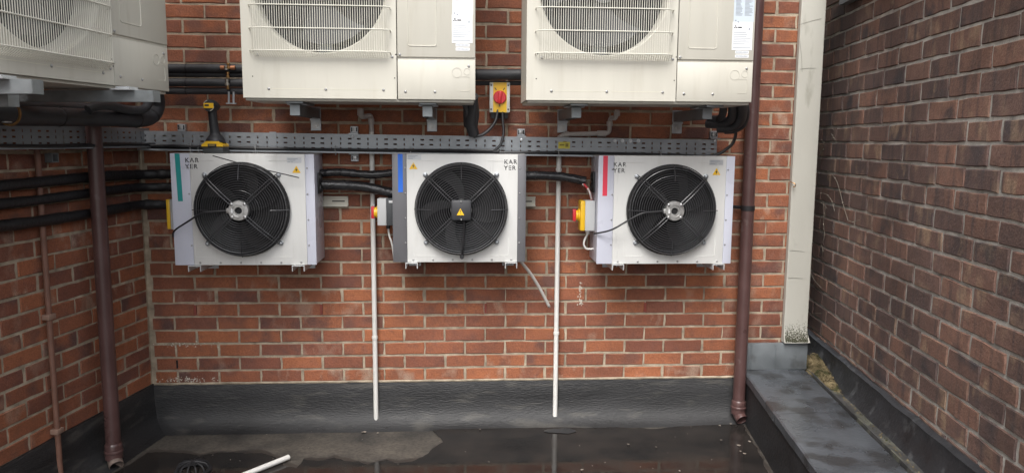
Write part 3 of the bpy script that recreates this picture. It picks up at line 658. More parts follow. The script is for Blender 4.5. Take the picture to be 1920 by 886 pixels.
# ------------------------------------------------------------------ white fan units
def fan_unit(x0, x1, z0, z1, label, strip_m, sl, sr, tape_m, logo, kind, tape):
    w, h, d, yf = x1-x0, z1-z0, .235, -.262
    t = thing('fan_unit', (x0, yf, z0), label, 'fan unit', 'white wall mounted fan units')
    T = Matrix.Translation((x0, yf, z0)); P = lambda name, mb, m, par=t, sm=True: build(name, mb, m, par, sm, T)
    cx, cz = logo['cx']-x0, logo['cz']-z0
    mb = MB(); mb.box((.002, .004, .002), (w-.002, d, h-.002), .003); P('casing', mb, FILM if kind != 'box' else GREYS)
    mb = MB(); mb.box((sl, -.001, .0), (w-sr, .003, h), .001); fp = P('front_panel', mb, WHITE)
    for (a, b) in ((0, sl-.001), (w-sr+.001, w)):
        mb = MB(); mb.box((a, -.0002, 0), (b, .0035, h), .001); P('end_strip', mb, strip_m)
    mb = MB(); mb.box((.001, .003, h-.003), (w-.001, d, h)); P('top_sheet', mb, WHITE)
    # pressed square round the fan
    mb = MB(); q = .243
    for (sx, sz) in ((-1, -1), (1, -1), (1, 1), (-1, 1)):
        mb.tube(bent([(cx+sx*q*.55, -.0012, cz+sz*q), (cx+sx*q, -.0012, cz+sz*q), (cx+sx*q, -.0012, cz+sz*q*.62)], .01), .0016, 4)
    tag(P('pressed_rib', mb, WHITE, fp), kind='stuff')
    mb = MB()
    for i in range(6): screw(mb, sl+.03+(w-sl-sr-.06)*i/5, -.001, .012, .0055)
    for i in range(4):
        screw(mb, sl-.008, -.0005, .1+i*(h-.17)/3, .0045); screw(mb, w-sr+.01, -.0005, .1+i*(h-.17)/3, .0045)
    tag(P('screws', mb, STEEL), kind='stuff')
    # fan: shroud, dark well, blades, guard
    R = .228
    mb = MB(); mb.lathe((cx, 0, cz), (0, -1, 0), [(R-.004, -.001), (R+.004, .002), (R+.002, .022), (R-.002, .045), (R-.008, .048), (R-.014, .04), (R-.02, .004), (R-.02, .0022), (0, .0022)], 64); sh = P('fan_shroud', mb, mat('shroud_black', (.012, .012, .013), .5, var=.1, spec=.35))
    mb = MB(); mb.cyl((cx, -.004, cz), (cx, -.035, cz), .05, 24); fn = P('fan_rotor', mb, BLACKM)
    for b in range(5):
        mb = MB(); v = []; a0 = b*1.2566+logo['ph']
        for i in range(8):
            r = .045+.155*i/7
            for j in range(5):
                a = a0+(j/4-.5)*(.75+.1*i/7)+.5*(i/7)**1.3; v.append((cx+r*math.cos(a), -.02+(j/4-.5)*.026, cz+r*math.sin(a)))
        mb.add(v, [(i*5+j, i*5+j+1, (i+1)*5+j+1, (i+1)*5+j) for i in range(7) for j in range(4)]); P('fan_blade', mb, mat('blade_black', (.008, .008, .009), .65, var=.1, spec=.2), fn)
    gd = None
    for i in range(15):
        r = .064+(R-.004-.064)*i/14; u = (r/R)
        mb = MB(); mb.torus((cx, -.074+.028*u**3, cz), (0, 1, 0), r, (.0017 if i < 13 else .003), 64, 5)
        if gd is None: gd = P('fan_guard', mb, WIREB)
        else: P('guard_ring', mb, WIREB, gd)
    mb = MB(); mb.torus((cx, -.02, cz), (0, 1, 0), R+.006, .0028, 72, 5); P('guard_ring', mb, WIREB, gd)
    for k in range(4):
        a = math.pi/4+k*math.pi/2+(.03 if k % 2 else -.02); c, s = math.cos(a), math.sin(a); mb = MB()
        for off in (-.0075, .0075):
            ox, oz = -s*off, c*off; mb.tube(bent([(cx+c*.045+ox, -.079, cz+s*.045+oz), (cx+c*.12+ox, -.078, cz+s*.12+oz), (cx+c*.205+ox, -.06, cz+s*.205+oz), (cx+c*.238+ox, -.03, cz+s*.238+oz), (cx+c*.248+ox, -.006, cz+s*.248+oz)], .02), .0028, 6)
        P('guard_arm', mb, WIREB, gd)
        mb = MB(); mb.lathe((cx+c*.25, -.001, cz+s*.25), (0, -1, 0), [(.0125, 0), (.0125, .004), (.008, .006), (.008, .014), (.0, .016)], 12); P('guard_bolt', mb, GALV)
        a = k*math.pi/2; c, s = math.cos(a), math.sin(a); mb = MB(); mb.tube([(cx+c*.15, -.071, cz+s*.15), (cx+c*.20, -.061, cz+s*.20), (cx+c*.236, -.042, cz+s*.236)], .0024, 5); P('guard_stay', mb, WIREB, gd)
    if kind == 'round':
        mb = MB(); mb.lathe((cx, -.03, cz), (0, -1, 0), [(.04, 0), (.051, .02), (.051, .05), (.047, .056), (.03, .057), (.027, .054), (.018, .054), (.017, .045), (0, .045)], 36); mo = P('motor', mb, ALU)
        mb = MB(); mb.lathe((cx, -.076, cz), (0, -1, 0), [(.0165, 0), (0, .0012)], 20); P('shaft_hole', mb, DARK, mo)
        for k in range(4):
            a = math.pi/4+k*math.pi/2; mb = MB(); mb.lathe((cx+.045*math.cos(a), -.084, cz+.045*math.sin(a)), (0, -1, 0), [(.008, 0), (.008, .006), (.004, .008), (0, .008)], 8); P('motor_bolt', mb, STEEL, mo)
        mb = MB(); mb.box((cx-.058, -.086, cz-.012), (cx-.03, -.06, cz+.012), .002); P('cable_entry', mb, ALU, mo)
        mb = MB(); mb.box((cx-.034, -.0885, cz-.01), (cx-.026, -.0868, cz+.01)); P('motor_label', mb, PAPER, mo, False)
        cp = [(cx-.05, -.08, cz), (cx-.12, -.086, cz-.004), (cx-.175, -.09, cz-.012), (cx-.24, -.075, cz-.05), (cx-.32, -.05, cz-.10), logo['cab']]
        mb = MB(); mb.tube(smooth_path(cp, 6), .0045, 8); P('motor_cable', mb, CABLE)
    else:
        mb = MB(); mb.lathe((cx, -.03, cz), (0, -1, 0), [(.05, 0), (.053, .02), (.053, .05), (.0, .05)], 36); mo = P('motor', mb, ALU)
        mb = MB(); mb.box((cx-.051, -.112, cz-.051), (cx+.051, -.078, cz+.053), .012); tb = P('terminal_box', mb, mat('terminal_black', (.035, .036, .04), .5, var=.1), mo)
        mb = MB(); s_ = .02; mb.prism([(cx-s_-.002, cz-.022), (cx+s_-.006, cz-.022), (cx-.004, cz+.012)], -.1135, -.1125); P('warning_label', mb, YEL, mo, False)
        mb = MB(); mb.prism([(cx-.0052, cz-.01), (cx-.0028, cz-.01), (cx-.002, cz+.004), (cx-.006, cz+.004)], -.1142, -.1136); mb.box((cx-.0055, -.1142, cz-.0165), (cx-.0025, -.1136, cz-.0135)); tag(P('warning_symbol', mb, INK, mo, False), kind='stuff')
        for s_ in (-1, 1):
            mb = MB(); screw(mb, cx, -.112, cz+s_*.045, .005); P('box_screw', mb, STEEL, mo)
        mb = MB(); mb.tube(smooth_path([(cx+.015, -.095, cz-.05), (cx+.013, -.09, cz-.12), (cx+.008, -.085, cz-.19), (cx+.004, -.06, cz-.235)], 6), .0045, 8); P('motor_cable', mb, CABLE)
        mb = MB(); mb.cyl((cx+.003, -.045, cz-.238), (cx+.003, -.075, cz-.238), .011, 14); P('cable_gland', mb, BLACK)
    # logo, labels, tape
    for i, tx in enumerate(('KAR', 'YER')):
        o_ = text_mb(tx, .031, (logo['x']-x0, -.0016, logo['z']-z0-i*.031), space=1.22); P('logo_lettering', o_, INK, fp, False)
    a, b = logo['data']; mb = MB(); mb.box((a-x0, -.0018, b-z0), (a-x0+.072, -.001, b-z0+.026)); dl = P('data_label', mb, mat('silver_label', (.56, .58, .60), .35, .2), fp, False)
    mb = MB()
    for i in range(3): mb.box((a-x0+.005, -.0023, b-z0+.004+i*.007), (a-x0+.03+.012*i, -.0018, b-z0+.0065+i*.007))
    tag(P('data_print', mb, INKG, dl, False), kind='stuff')
    a, b = logo['warn']; a -= x0; b -= z0; mb = MB(); mb.prism([(a-.021, b), (a+.021, b), (a, b+.036)], -.0022, -.001); wl = P('warning_triangle', mb, YEL, fp, False)
    mb = MB(); mb.prism([(a+.001, b+.026), (a-.006, b+.014), (a-.001, b+.014), (a-.003, b+.004), (a+.006, b+.017), (a+.001, b+.017)], -.0028, -.0022); P('voltage_symbol', mb, INK, wl, False)
    (ax, az0, az1, lean) = tape; mb = MB(); n = 8; v = []
    for i in range(n+1):
        z = az1+(az0-az1)*i/n; x = ax+lean*i/n; v += [(x-x0, -.0016, z-z0), (x-x0+.024, -.0016, z-z0), (x-x0, -.001, z-z0), (x-x0+.024, -.001, z-z0)]
    mb.add(v, [(4*i+a_, 4*i+b_, 4*i+4+b_, 4*i+4+a_) for i in range(n) for (a_, b_) in ((0, 1), (1, 3), (3, 2), (2, 0))]+[(0, 1, 3, 2), (4*n, 4*n+1, 4*n+3, 4*n+2)])
    P('tape', mb, tape_m)
    return t
TEAL = mat('teal_tape', (.01, .28, .27), .4, var=.05); BLUE = mat('blue_tape', (.02, .16, .72), .4, var=.05); RTAPE = mat('red_tape', (.78, .05, .09), .4, var=.05)
def at(px, py): q = W(px, py, -.262); return q[0], q[2]
u1z, u1t = .706, 1.263
fan_unit(.118, .820, .704, 1.263, 'white fan unit with teal tape and a drill on top', FILM, .094, .046, TEAL,
         dict(cx=at(456, 392)[0], cz=at(456, 392)[1], x=at(347, 304)[0], z=at(347, 304)[1], data=at(538, 305), warn=at(556, 324), cab=(at(325, 443)[0]-.118, -.004, at(325, 443)[1]-.704), ph=.3), 'round', (at(328, 300)[0], at(337, 377)[1], 1.262, at(334, 377)[0]-at(328, 300)[0]))
fan_unit(1.207, 1.886, .716, 1.268, 'white fan unit with blue tape, grey end strips and a black terminal box', GREYS, .073, .043, BLUE,
         dict(cx=at(865, 391)[0], cz=at(865, 391)[1], x=at(945, 307)[0], z=at(945, 307)[1], data=at(763, 299), warn=at(775, 317), cab=None, ph=.9), 'box', (at(746, 300)[0], at(746, 360)[1], 1.267, .0))
fan_unit(2.258, 2.972, .704, 1.265, 'white fan unit with red tape beside the brown downpipe', FILM, .082, .045, RTAPE,
         dict(cx=at(1257, 393)[0], cz=at(1257, 393)[1], x=at(1150, 312)[0], z=at(1150, 312)[1], data=at(1330, 309), warn=at(1343, 328), cab=(at(1113, 438)[0]-2.258, -.002, at(1113, 438)[1]-.704), ph=1.5), 'round', (at(1131, 300)[0], at(1132, 367)[1], 1.264, .0))
# logo letters on the middle unit stand at its right end, the others at the left end
# mounting channels below each fan unit
for (px0, lab) in ((366, 'left channel under the teal taped fan unit'), (560, 'right channel under the teal taped fan unit'), (772, 'left channel under the blue taped fan unit'), (958, 'right channel under the blue taped fan unit'), (1158, 'left channel under the red taped fan unit'), (1346, 'right channel under the red taped fan unit')):
    q = W(px0, 497, -.262); X = q[0]; z = .703 if px0 < 700 or px0 > 1100 else .715
    t = thing('mounting_channel', (X, 0, z), 'white U shaped steel '+lab, 'bracket', 'channels under the fan units')
    mb = MB(); channel(mb, (X, -.275, z-.001), (X, -.006, z-.001), .062, .03, .0035); build('channel', mb, mat('white_steel', (.62, .63, .63), .35, .3), t, False)
    mb = MB(); mb.box((X-.032, -.006, z-.06), (X+.032, -.002, z+.02)); build('wall_plate', mb, GALV, t, False)
    mb = MB(); mb.lathe((X, -.24, z-.0045), (0, 0, -1), [(.009, 0), (.009, .006), (.004, .006), (.004, .014), (0, .014)], 8); build('bolt', mb, STEEL, t)
# ------------------------------------------------------------------ perforated cable trays
def tray_mesh(L, h, zfun):
    """sheet in x (along) and z with three rows of slots; returns MB in local frame, face at y=0"""
    mb = MB(); c = .0475; n = int(L/c)
    for i in range(n):
        x0 = i*c; x1 = x0+c; tall = i % 4 in (0, 1); hw, hh = (.0033, .0065) if tall else (.0095, .004)
        xs_ = [x0, (x0+x1)/2-hw, (x0+x1)/2+hw, x1]; zc = [h*.24, h*.5, h*.76]
        zs_ = [0]+[q for z in zc for q in (z-hh, z+hh)]+[h]
        v = [(x, 0, z+zfun(x)) for z in zs_ for x in xs_]; f = []
        for a in range(7):
            for b in range(3):
                if b == 1 and a in (1, 3, 5): continue
                f.append((a*4+b, a*4+b+1, a*4+5+b, a*4+4+b))
        mb.add(v, f)
    Lx = n*c
    for (za, ya, zb_, yb) in ((0, 0, 0, -.05), (0, -.05, .008, -.05), (h, 0, h, .054), (0, 0, 0, .054)):
        mb.add([(0, ya, za+zfun(0)), (Lx, ya, za+zfun(Lx)), (Lx, yb, zb_+zfun(Lx)), (0, yb, zb_+zfun(0))], [(0, 1, 2, 3)])
    return mb
TRAY = mat('tray_steel', (.30, .32, .34), .45, .55, var=.2, vscale=5, dirt=((.22, .23, .24), 8, .5, .2, .5))
def tray(loc, theta, L, label, zf):
    t = thing('cable_tray', loc, label, 'cable tray', 'perforated galvanised cable trays')
    T = Matrix.Translation(Vector([float(q) for q in loc])) @ Matrix.Rotation(theta, 4, 'Z')
    o = build('tray', tray_mesh(L, .098, zf), TRAY, t, False, T); md = o.modifiers.new('thickness', 'SOLIDIFY'); md.thickness = .0016; md.offset = 0
    return t, T
tb, Ttb = tray((-.10, -.062, 1.2755), 0., 3.06, 'long perforated galvanised cable tray across the back wall', lambda x: -.0082*x)
mb = MB(); mb.box((.655, -.0035, .0), (.69, -.0012, .098)); build('splice_plate', mb, TRAY, tb, False, Ttb)
mb = MB(); mb.box((2.20, -.0035, -.01), (2.52, -.0012, .03)); build('splice_plate', mb, TRAY, tb, False, Ttb)
for px_ in (1153, 1167, 1182, 1197):
    q = W(px_, 264, -.064); mb = MB(); mb.lathe(q, (0, -1, 0), [(.010, 0), (.010, .003), (.006, .003), (.005, .006), (0, .006)], 14); build('tray_bolt', mb, mat('bright_zinc', ()), tb)
for px_, py_ in ((661, 256), (978, 262), (1341, 264)):
    q = W(px_, py_, -.064); mb = MB(); mb.lathe(q, (0, -1, 0), [(.008, 0), (.008, .003), (.004, .005), (0, .005)], 12); build('tray_bolt', mb, mat('bright_zinc', ()), tb)
q = W(1047, 266, -.064); mb = MB(); mb.box((q[0], -.066, q[2]-.036), (q[0]+.062, -.0635, q[2])); yl = build('tray_label', mb, mat('yellow_label', (.62, .55, .08), .5), tb, False)
mb = MB(); mb.box((q[0]+.038, -.0668, q[2]-.026), (q[0]+.054, -.066, q[2]-.008)); mb.box((q[0]+.006, -.0668, q[2]-.02), (q[0]+.032, -.066, q[2]-.012)); tag(build('label_print', mb, mat('olive_ink', (.25, .2, .03), .5), yl, False), kind='stuff')
LTO = CORNER+LNRM*.06
a = LTO-LDIR*3.0
tray((a[0], a[1], 1.289), math.radians(80), 3.0, 'perforated cable tray along the left wall behind the downpipe', lambda x: .0)
# stand-off clips above and below the trays
def clip(px, py, label, flip=1):
    q = W(px, py, -.03); X, z = q[0], q[2]
    t = thing('tray_clip', (X, -.004, z), label, 'bracket', 'small zinc wall clips of the cable tray')
    mb = MB(); mb.box((X-.02, -.032, z-.018), (X+.02, -.004, z+.018), .002); build('clip_body', mb, GALV, t, False)
    for s in (-1, 1):
        mb = MB(); mb.box((X+s*.013-.003, -.0335, z-.011), (X+s*.013+.003, -.0322, z+.011)); build('clip_slot', mb, DARK, t, False)
    mb = MB(); mb.lathe((X, -.032, z), (0, -1, 0), [(.011, 0), (.011, .004), (.006, .005), (0, .006)], 12); build('bolt', mb, STEEL, t)
    mb = MB(); mb.box((X-.025, -.06, z-flip*.024), (X+.025, -.004, z-flip*.019)); build('clip_arm', mb, GALV, t, False)
clip(340, 239, 'zinc tray clip left of the drill above the cable tray'); clip(664, 243, 'zinc tray clip above the tray, left of the grey drain elbow'); clip(977, 248, 'zinc tray clip above the tray, under the yellow isolator cables'); clip(1339, 252, 'zinc tray clip at the right end of the cable tray')
clip(665, 296, 'zinc tray clip below the tray between two fan units', -1)
q = Pl(98, 296, CORNER+LNRM*.03, LNRM); t = thing('tray_clip', q, 'dim zinc tray clip on the left wall below its tray', 'bracket', 'small zinc wall clips of the cable tray')
for (x, z0, z1) in ((-.02, -.02, .02), (.016, -.02, .02)):
    mb = MB(); mb.box((x, -.015, z0), (x+.005, .02, z1)); build('clip_side', mb, GALVD, t, False, Matrix.Translation(Vector(q)) @ Matrix.Rotation(math.radians(80), 4, 'Z'))
for z in (-.02, .016):
    mb = MB(); mb.box((-.0155, -.014, z), (.0155, .02, z+.005)); build('clip_bar', mb, GALVD, t, False, Matrix.Translation(Vector(q)) @ Matrix.Rotation(math.radians(80), 4, 'Z'))
# cables lying in the trays
def cable(name, pts, r, m, label, cat='cable', group=None, k=8, parent=None, n=8):
    mb = MB(); mb.tube(smooth_path(pts, k), r, n); o = build(name, mb, m, parent)
    return o if parent else tag(o, label, cat, group)
def tz(x): return 1.2755-.0082*(x+.1)
for i, (r, yo, zo, x0, x1, lab) in enumerate(((.0085, -.074, .010, -.06, 2.0, 'thick black cable at the back of the tray'), (.0085, -.092, .0105, -.06, 2.9, 'thick black cable in the middle of the tray'), (.007, -.106, .018, -.06, 1.75, 'black cable along the front lip of the tray'))):
    pts = []
    for x in np.linspace(x0, x1, 16): pts.append((x, yo+.005*math.sin(x*5+i*2), tz(x)+zo+.004*math.sin(x*3.1+i)+.003))
    if i == 1: pts += [W(1368, 275, -.10), W(1378, 258, -.11), W(1380, 240, -.12)]
    if i == 2: pts += [W(925, 284, -.108), W(938, 272, -.108), W(944, 250, -.10), W(943, 228, -.09), W(942, 208, -.08)]
    cable('cable', pts, r, CABLE, lab+(' rising to the right pipe bundle' if i == 1 else ' rising to the yellow isolator' if i == 2 else ''), group='black cables in the tray')
cable('cable', [W(888, 256, -.12), W(905, 252, -.11), W(920, 240, -.10), W(930, 224, -.09), W(933, 206, -.08)], .0085, CABLE, 'black cable curving from the pipe bundle up to the yellow isolator', group='black cables in the tray')
for i in range(2):
    pts = [LTO+LNRM*(.03+.018*i)-LDIR*s+np.array([0, 0, 1.303+.004*math.sin(s*5+i)]) for s in np.linspace(0.02, 3, 14)]
    cable('cable', pts, .008, CABLE, 'black cable in the left wall tray, %s one' % ('inner', 'outer')[i], group='black cables in the tray')
for k, (px_, py_) in enumerate(((480, 283), (629, 284), (770, 287), (1047, 291), (1238, 293), (358, 281), (373, 281))):
    q = W(px_, py_, -.10); mb = MB(); mb.torus((q[0], -.092, tz(q[0])+.014), (1, 0, .1), .022, .0016, 20, 4); mb.tube([(q[0], -.113, tz(q[0])+.02), (q[0]+.004, -.12, tz(q[0])-.012)], .0016, 4)
    tag(build('cable_tie', mb, mat('tie_grey', (.30, .30, .30), .5)), ('cable tie on the tray cables below the middle outdoor unit', 'cable tie on the tray cables above the first white pipe', 'cable tie on the tray cables above the blue taped unit', 'cable tie on the tray cables by the yellow tray label', 'cable tie on the tray cables above the red taped unit', 'cable tie on the tray cables left of the drill', 'cable tie on the tray cables beside the drill battery')[k], 'cable tie', 'cable ties in the tray')
# ------------------------------------------------------------------ yellow isolator on the wall
a, b = W(918, 154, -.085), W(956, 211, -.085); x0, x1, z0, z1 = a[0], b[0], b[2], a[2]; xc = (x0+x1)/2
t = thing('isolator_switch', (xc, 0, z0), 'yellow isolator with a round red knob on the back wall between two outdoor units', 'switch')
mb = MB(); mb.box((x0, -.085, z0), (x1, -.03, z1), .004); build('cover', mb, mat('box_white', (.70, .70, .66), .4), t)
mb = MB(); mb.box((x0+.008, -.05, z0-.03), (x1-.008, -.002, z1), .003); build('base', mb, DGREY, t)
mb = MB(); mb.box((x0+.019, -.0875, z0+.001), (x1-.017, -.0845, z1-.001)); build('yellow_plate', mb, YEL, t, False)
zk = z0+(z1-z0)*.5
mb = MB(); mb.lathe((xc, -.087, zk), (0, -1, 0), [(.034, 0), (.034, .010), (.031, .014), (0, .014)], 32); kn = build('knob', mb, REDP, t)
mb = MB(); mb.box((xc-.009, -.112, zk-.03), (xc+.009, -.1, zk+.03), .003); mb.xf(Matrix.Translation((xc, 0, zk)) @ Matrix.Rotation(.12, 4, 'Y') @ Matrix.Translation((-xc, 0, -zk))); build('knob_grip', mb, REDP, kn)
for (dx, dz, r) in ((-.022, .043, -.6), (.022, .043, .6), (0, -.041, 0)):
    mb = MB(); mb.box((-.0022, -.0885, -.007), (.0022, -.0876, .007)); mb.xf(Matrix.Translation((xc+dx, 0, zk+dz)) @ Matrix.Rotation(r, 4, 'Y')); build('position_mark', mb, INK, t, False)
for dx in (x0+.009, x1-.009):
    for dz in (z0+.016, z1-.016): mb = MB(); mb.lathe((dx, -.085, dz), (0, -1, 0), [(.0045, 0), (.0045, .001), (0, .0012)], 10); build('cover_screw', mb, INK, t)
for px_ in (933, 942):
    q = W(px_, 211, -.06); mb = MB(); mb.cyl((q[0], -.06, q[2]-.03), (q[0], -.06, q[2]+.005), .012, 12); build('cable_gland', mb, BLACK, t)
# ------------------------------------------------------------------ cordless driver standing on the first fan unit
bx = W(404, 275, -.19)[0]; by = -.19; bz = 1.2635
t = thing('cordless_driver', (bx, by, bz), 'black and yellow cordless driver standing on top of the teal taped fan unit', 'drill')
mb = MB(); mb.box((bx-.052, by-.045, bz), (bx+.052, by+.055, bz+.034), .008); bt = build('battery', mb, mat('tool_grey', (.05, .055, .058), .5), t)
mb = MB(); mb.prism([(bx-.052, bz+.034), (bx+.052, bz+.034), (bx+.052, bz+.043), (bx+.028, bz+.06), (bx-.028, bz+.06), (bx-.052, bz+.043)], by-.05, by+.05); build('battery_clip', mb, YEL, bt)
mb = MB(); mb.box((bx-.021, by-.0525, bz+.033), (bx+.021, by-.0505, bz+.047), .0008); lp = build('battery_badge', mb, INK, bt, False)
mb = MB(); mb.box((bx-.016, by-.0535, bz+.038), (bx+.016, by-.0527, bz+.042)); build('badge_bar', mb, mat('badge_tan', (.45, .33, .08), .5), bt, False)
mb = MB(); mb.tube(smooth_path([(bx, by+.005, bz+.05), (bx-.001, by+.008, bz+.075), (bx-.003, by+.008, bz+.10), (bx-.005, by+.004, bz+.14), (bx-.007, by, bz+.18), (bx-.009, by, bz+.225)], 5), [.05, .05, .049, .047, .045, .042, .038, .035, .031, .027, .024, .023, .0225, .022, .022, .022, .022, .0215, .021, .021, .021, .0215, .022, .0225, .023, .025], 16); build('handle', mb, mat('tool_black', (.03, .032, .036), .45, bump=.2, bscale=120), t)
mb = MB(); hc = (bx-.010, by, bz+.235); mb.lathe(hc, (0, -1, 0), [(.0, -.10), (.012, -.10), (.014, -.07), (.022, -.06), (.028, -.03), (.031, .0), (.031, .035), (.027, .045), (.0, .047)], 28); hd = build('motor_housing', mb, mat('tool_black', ()), t)
mb = MB(); mb.box((hc[0]-.024, by-.0485, hc[2]-.013), (hc[0]+.024, by-.0465, hc[2]+.012), .001); build('rear_badge', mb, YEL, hd, False)
mb = MB(); mb.box((hc[0]-.019, by-.0495, hc[2]-.003), (hc[0]+.002, by-.0486, hc[2]+.006)); build('badge_bar', mb, INK, hd, False)
for s in (-1, 1):
    mb = MB(); mb.torus((hc[0], by-.045, hc[2]), (0, 1, 0), .0255, .0022, 10, 5, a0=(math.pi*.32 if s > 0 else math.pi*1.32), a1=(math.pi*.68 if s > 0 else math.pi*1.68)); build('vent_slot', mb, mat('tool_silver', (.45, .43, .36), .4), hd)
# thin dark rod leaning on the first fan unit
a = W(399, 292, -.300); b = W(561, 333, -.300)
tag(build('thin_rod', MB().tube([a, (a+b)/2+np.array([0, -.05, 0]), b], .0028, 6), CABLE), 'thin dark rod resting across the teal taped fan unit', 'rod')
# ------------------------------------------------------------------ white waste pipes and grey drain bends
def waste_pipe(pxa, pya, pxb, pyb, clip_py, label):
    a, b = W(pxa, pya, -.035), W(pxb, pyb, -.035); X = (a[0]+b[0])/2
    t = thing('waste_pipe', (X, -.035, b[2]), label, 'pipe', 'white plastic waste pipes on the back wall')
    mb = MB(); mb.lathe((X, -.035, b[2]), (0, 0, 1), [(.011, .003), (.0132, 0), (.0132, a[2]-b[2])], 18); build('pipe', mb, PVC, t)
    mb = MB(); mb.lathe((X, -.035, b[2]+.002), (0, 0, 1), [(.0, 0), (.011, .001)], 14); build('pipe_mouth', mb, DARK, t)
    for cpy in clip_py:
        q = W(pxa, cpy, -.035); mb = MB(); mb.lathe((X, -.035, q[2]-.008), (0, 0, 1), [(.0132, 0), (.0165, .001), (.0165, .015), (.0132, .016)], 18); mb.box((X-.009, -.022, q[2]-.007), (X+.009, -.002, q[2]+.006)); build('pipe_clip', mb, PVC, t)
    return t, X, a[2]
_, X1, zt1 = waste_pipe(698, 240, 704, 791, (632,), 'white waste pipe between the first and middle fan units')
_, X2, zt2 = waste_pipe(1046, 262, 1043, 779, (318, 624), 'white waste pipe between the middle and right fan units')
def fitting(mb, p, d, r=.0165, L=.022): p = Vector(p); d = Vector(d).normalized(); mb.lathe(p-d*L/2, d, [(r*.8, 0), (r, .001), (r, L-.001), (r*.8, L)], 14)
t = thing('drain_bend', (X1, -.04, zt1), 'grey plastic drain bend hanging below the middle outdoor unit', 'pipe', 'grey drain bends under the outdoor units')
q1 = W(676, 203, -.12); q2 = W(676, 219, -.12); q3 = W(694, 217, -.06)
mb = MB(); mb.tube(bent([q1, q2+np.array([0, 0, -.002]), q3, (X1, -.04, q3[2]-.01), (X1, -.037, zt1-.02)], .025), .0125, 14); build('bend', mb, PVCG, t)
mb = MB(); fitting(mb, q1+np.array([0, 0, -.02]), (0, 0, 1), .0175, .035); build('socket', mb, PVCG, t)
mb = MB(); fitting(mb, (X1, -.04, q3[2]-.03), (0, 0, 1), .0165, .03); build('socket', mb, PVCG, t)
t = thing('drain_bend', (X2, -.04, zt2), 'grey plastic drain run with four elbows below the right outdoor unit', 'pipe', 'grey drain bends under the outdoor units')
pp = [W(1157, 206, -.13), W(1155, 222, -.13), W(1144, 221, -.07), W(1142, 250, -.045), W(1060, 252, -.04), W(1046, 258, -.037), np.array([X2, -.036, zt2-.03])]
mb = MB(); mb.tube(bent(pp, .022), .0122, 14); build('bend', mb, PVCG, t)
for (p, d) in ((pp[0]+np.array([0, 0, -.02]), (0, 0, 1)), (W(1143, 232, -.06), (0, 0, 1)), (W(1124, 250.5, -.045), (1, 0, 0)), (W(1062, 252, -.04), (1, 0, 0)), (W(1132, 250.5, -.045), (1, 0, 0))): mb = MB(); fitting(mb, p, d, .0165, .026); build('socket', mb, PVCG, t)
# ------------------------------------------------------------------ brown downpipes, thin painted pipe
def downpipe(x, y, ztop, zbot, label, shoe, clips, wallpt):
    t = thing('downpipe', (x, y, FZ), label, 'downpipe', 'brown plastic downpipes'); r = .034
    mb = MB(); mb.tube([(x, y, zbot), (x, y, ztop)], r, 28); build('pipe', mb, BROWN, t)
    mb = MB(); mb.lathe((x, y, zbot-.045), (0, 0, 1), [(r*.9, 0), (r+.006, .002), (r+.006, .03), (r+.009, .034), (r+.009, .042), (r+.005, .046), (r+.006, .07), (r+.003, .076), (r, .08)], 28); build('collar', mb, BROWN, t)
    d = Vector(shoe).normalized(); mb = MB(); mb.tube(smooth_path([Vector((x, y, zbot)), Vector((x, y, zbot-.035)), Vector((x, y, zbot-.052))+d*.012, Vector((x, y, zbot-.07))+d*.04], 5), r*.98, 24, caps=False); o = build('shoe', mb, BROWN if label.find('right') >= 0 else mat('grubby_brown', (.17, .13, .11), .5, var=.5, vscale=40), t); md = o.modifiers.new('thickness', 'SOLIDIFY'); md.thickness = .004
    for z in clips:
        mb = MB(); mb.lathe((x, y, z-.014), (0, 0, 1), [(r, 0), (r+.003, .001), (r+.003, .027), (r, .028)], 28); mb.box((min(wallpt[0], x)-.0, min(wallpt[1], y), z-.013), (max(wallpt[0], x), max(wallpt[1], y), z+.013)) if False else None
        c = build('pipe_clip', mb, BLACKM, t)
        v = Vector((wallpt[0], wallpt[1], z)); mb = MB(); mb.tube([Vector((x, y, z)), v], .009, 8); build('clip_lug', mb, BLACKM, t)
zc = W(1393, 390, -.1)[2]
downpipe(3.12, -.085, 4.1, FZ+.105, 'brown downpipe right of the fan units, full height of the back wall', (.25, -1, 0), (zc,), (3.06, -.001))
downpipe(-.126, -.5, 1.40, FZ+.085, 'brown downpipe on the left wall standing in front of the corner', (.6, -.8, 0), (), (-.21, -.5))
tp = [Pl(px_, py_, CORNER+LNRM*.02, LNRM) for px_, py_ in ((82, 300), (83, 440), (92, 593), (104, 800), (110, 900))]
sx = tp[2][0]; sy = tp[2][1]
t = thing('thin_pipe', (sx, sy, tp[3][2]), 'thin brown painted pipe clipped to the left brick wall', 'pipe')
mb = MB(); mb.tube([(sx, sy, FZ+.0), (sx, sy, 1.34)], .0125, 12); build('pipe', mb, COPPER, t)
for py_ in (593, 815):
    q = Pl(92, py_, CORNER+LNRM*.02, LNRM); mb = MB(); mb.box((-.022, -.018, -.012), (.022, .02, .012), .003); mb.xf(Matrix.Translation((sx, sy, q[2])) @ Matrix.Rotation(math.radians(80), 4, 'Z')); build('pipe_clip', mb, mat('clip_tan', (.25, .16, .12), .6), t)
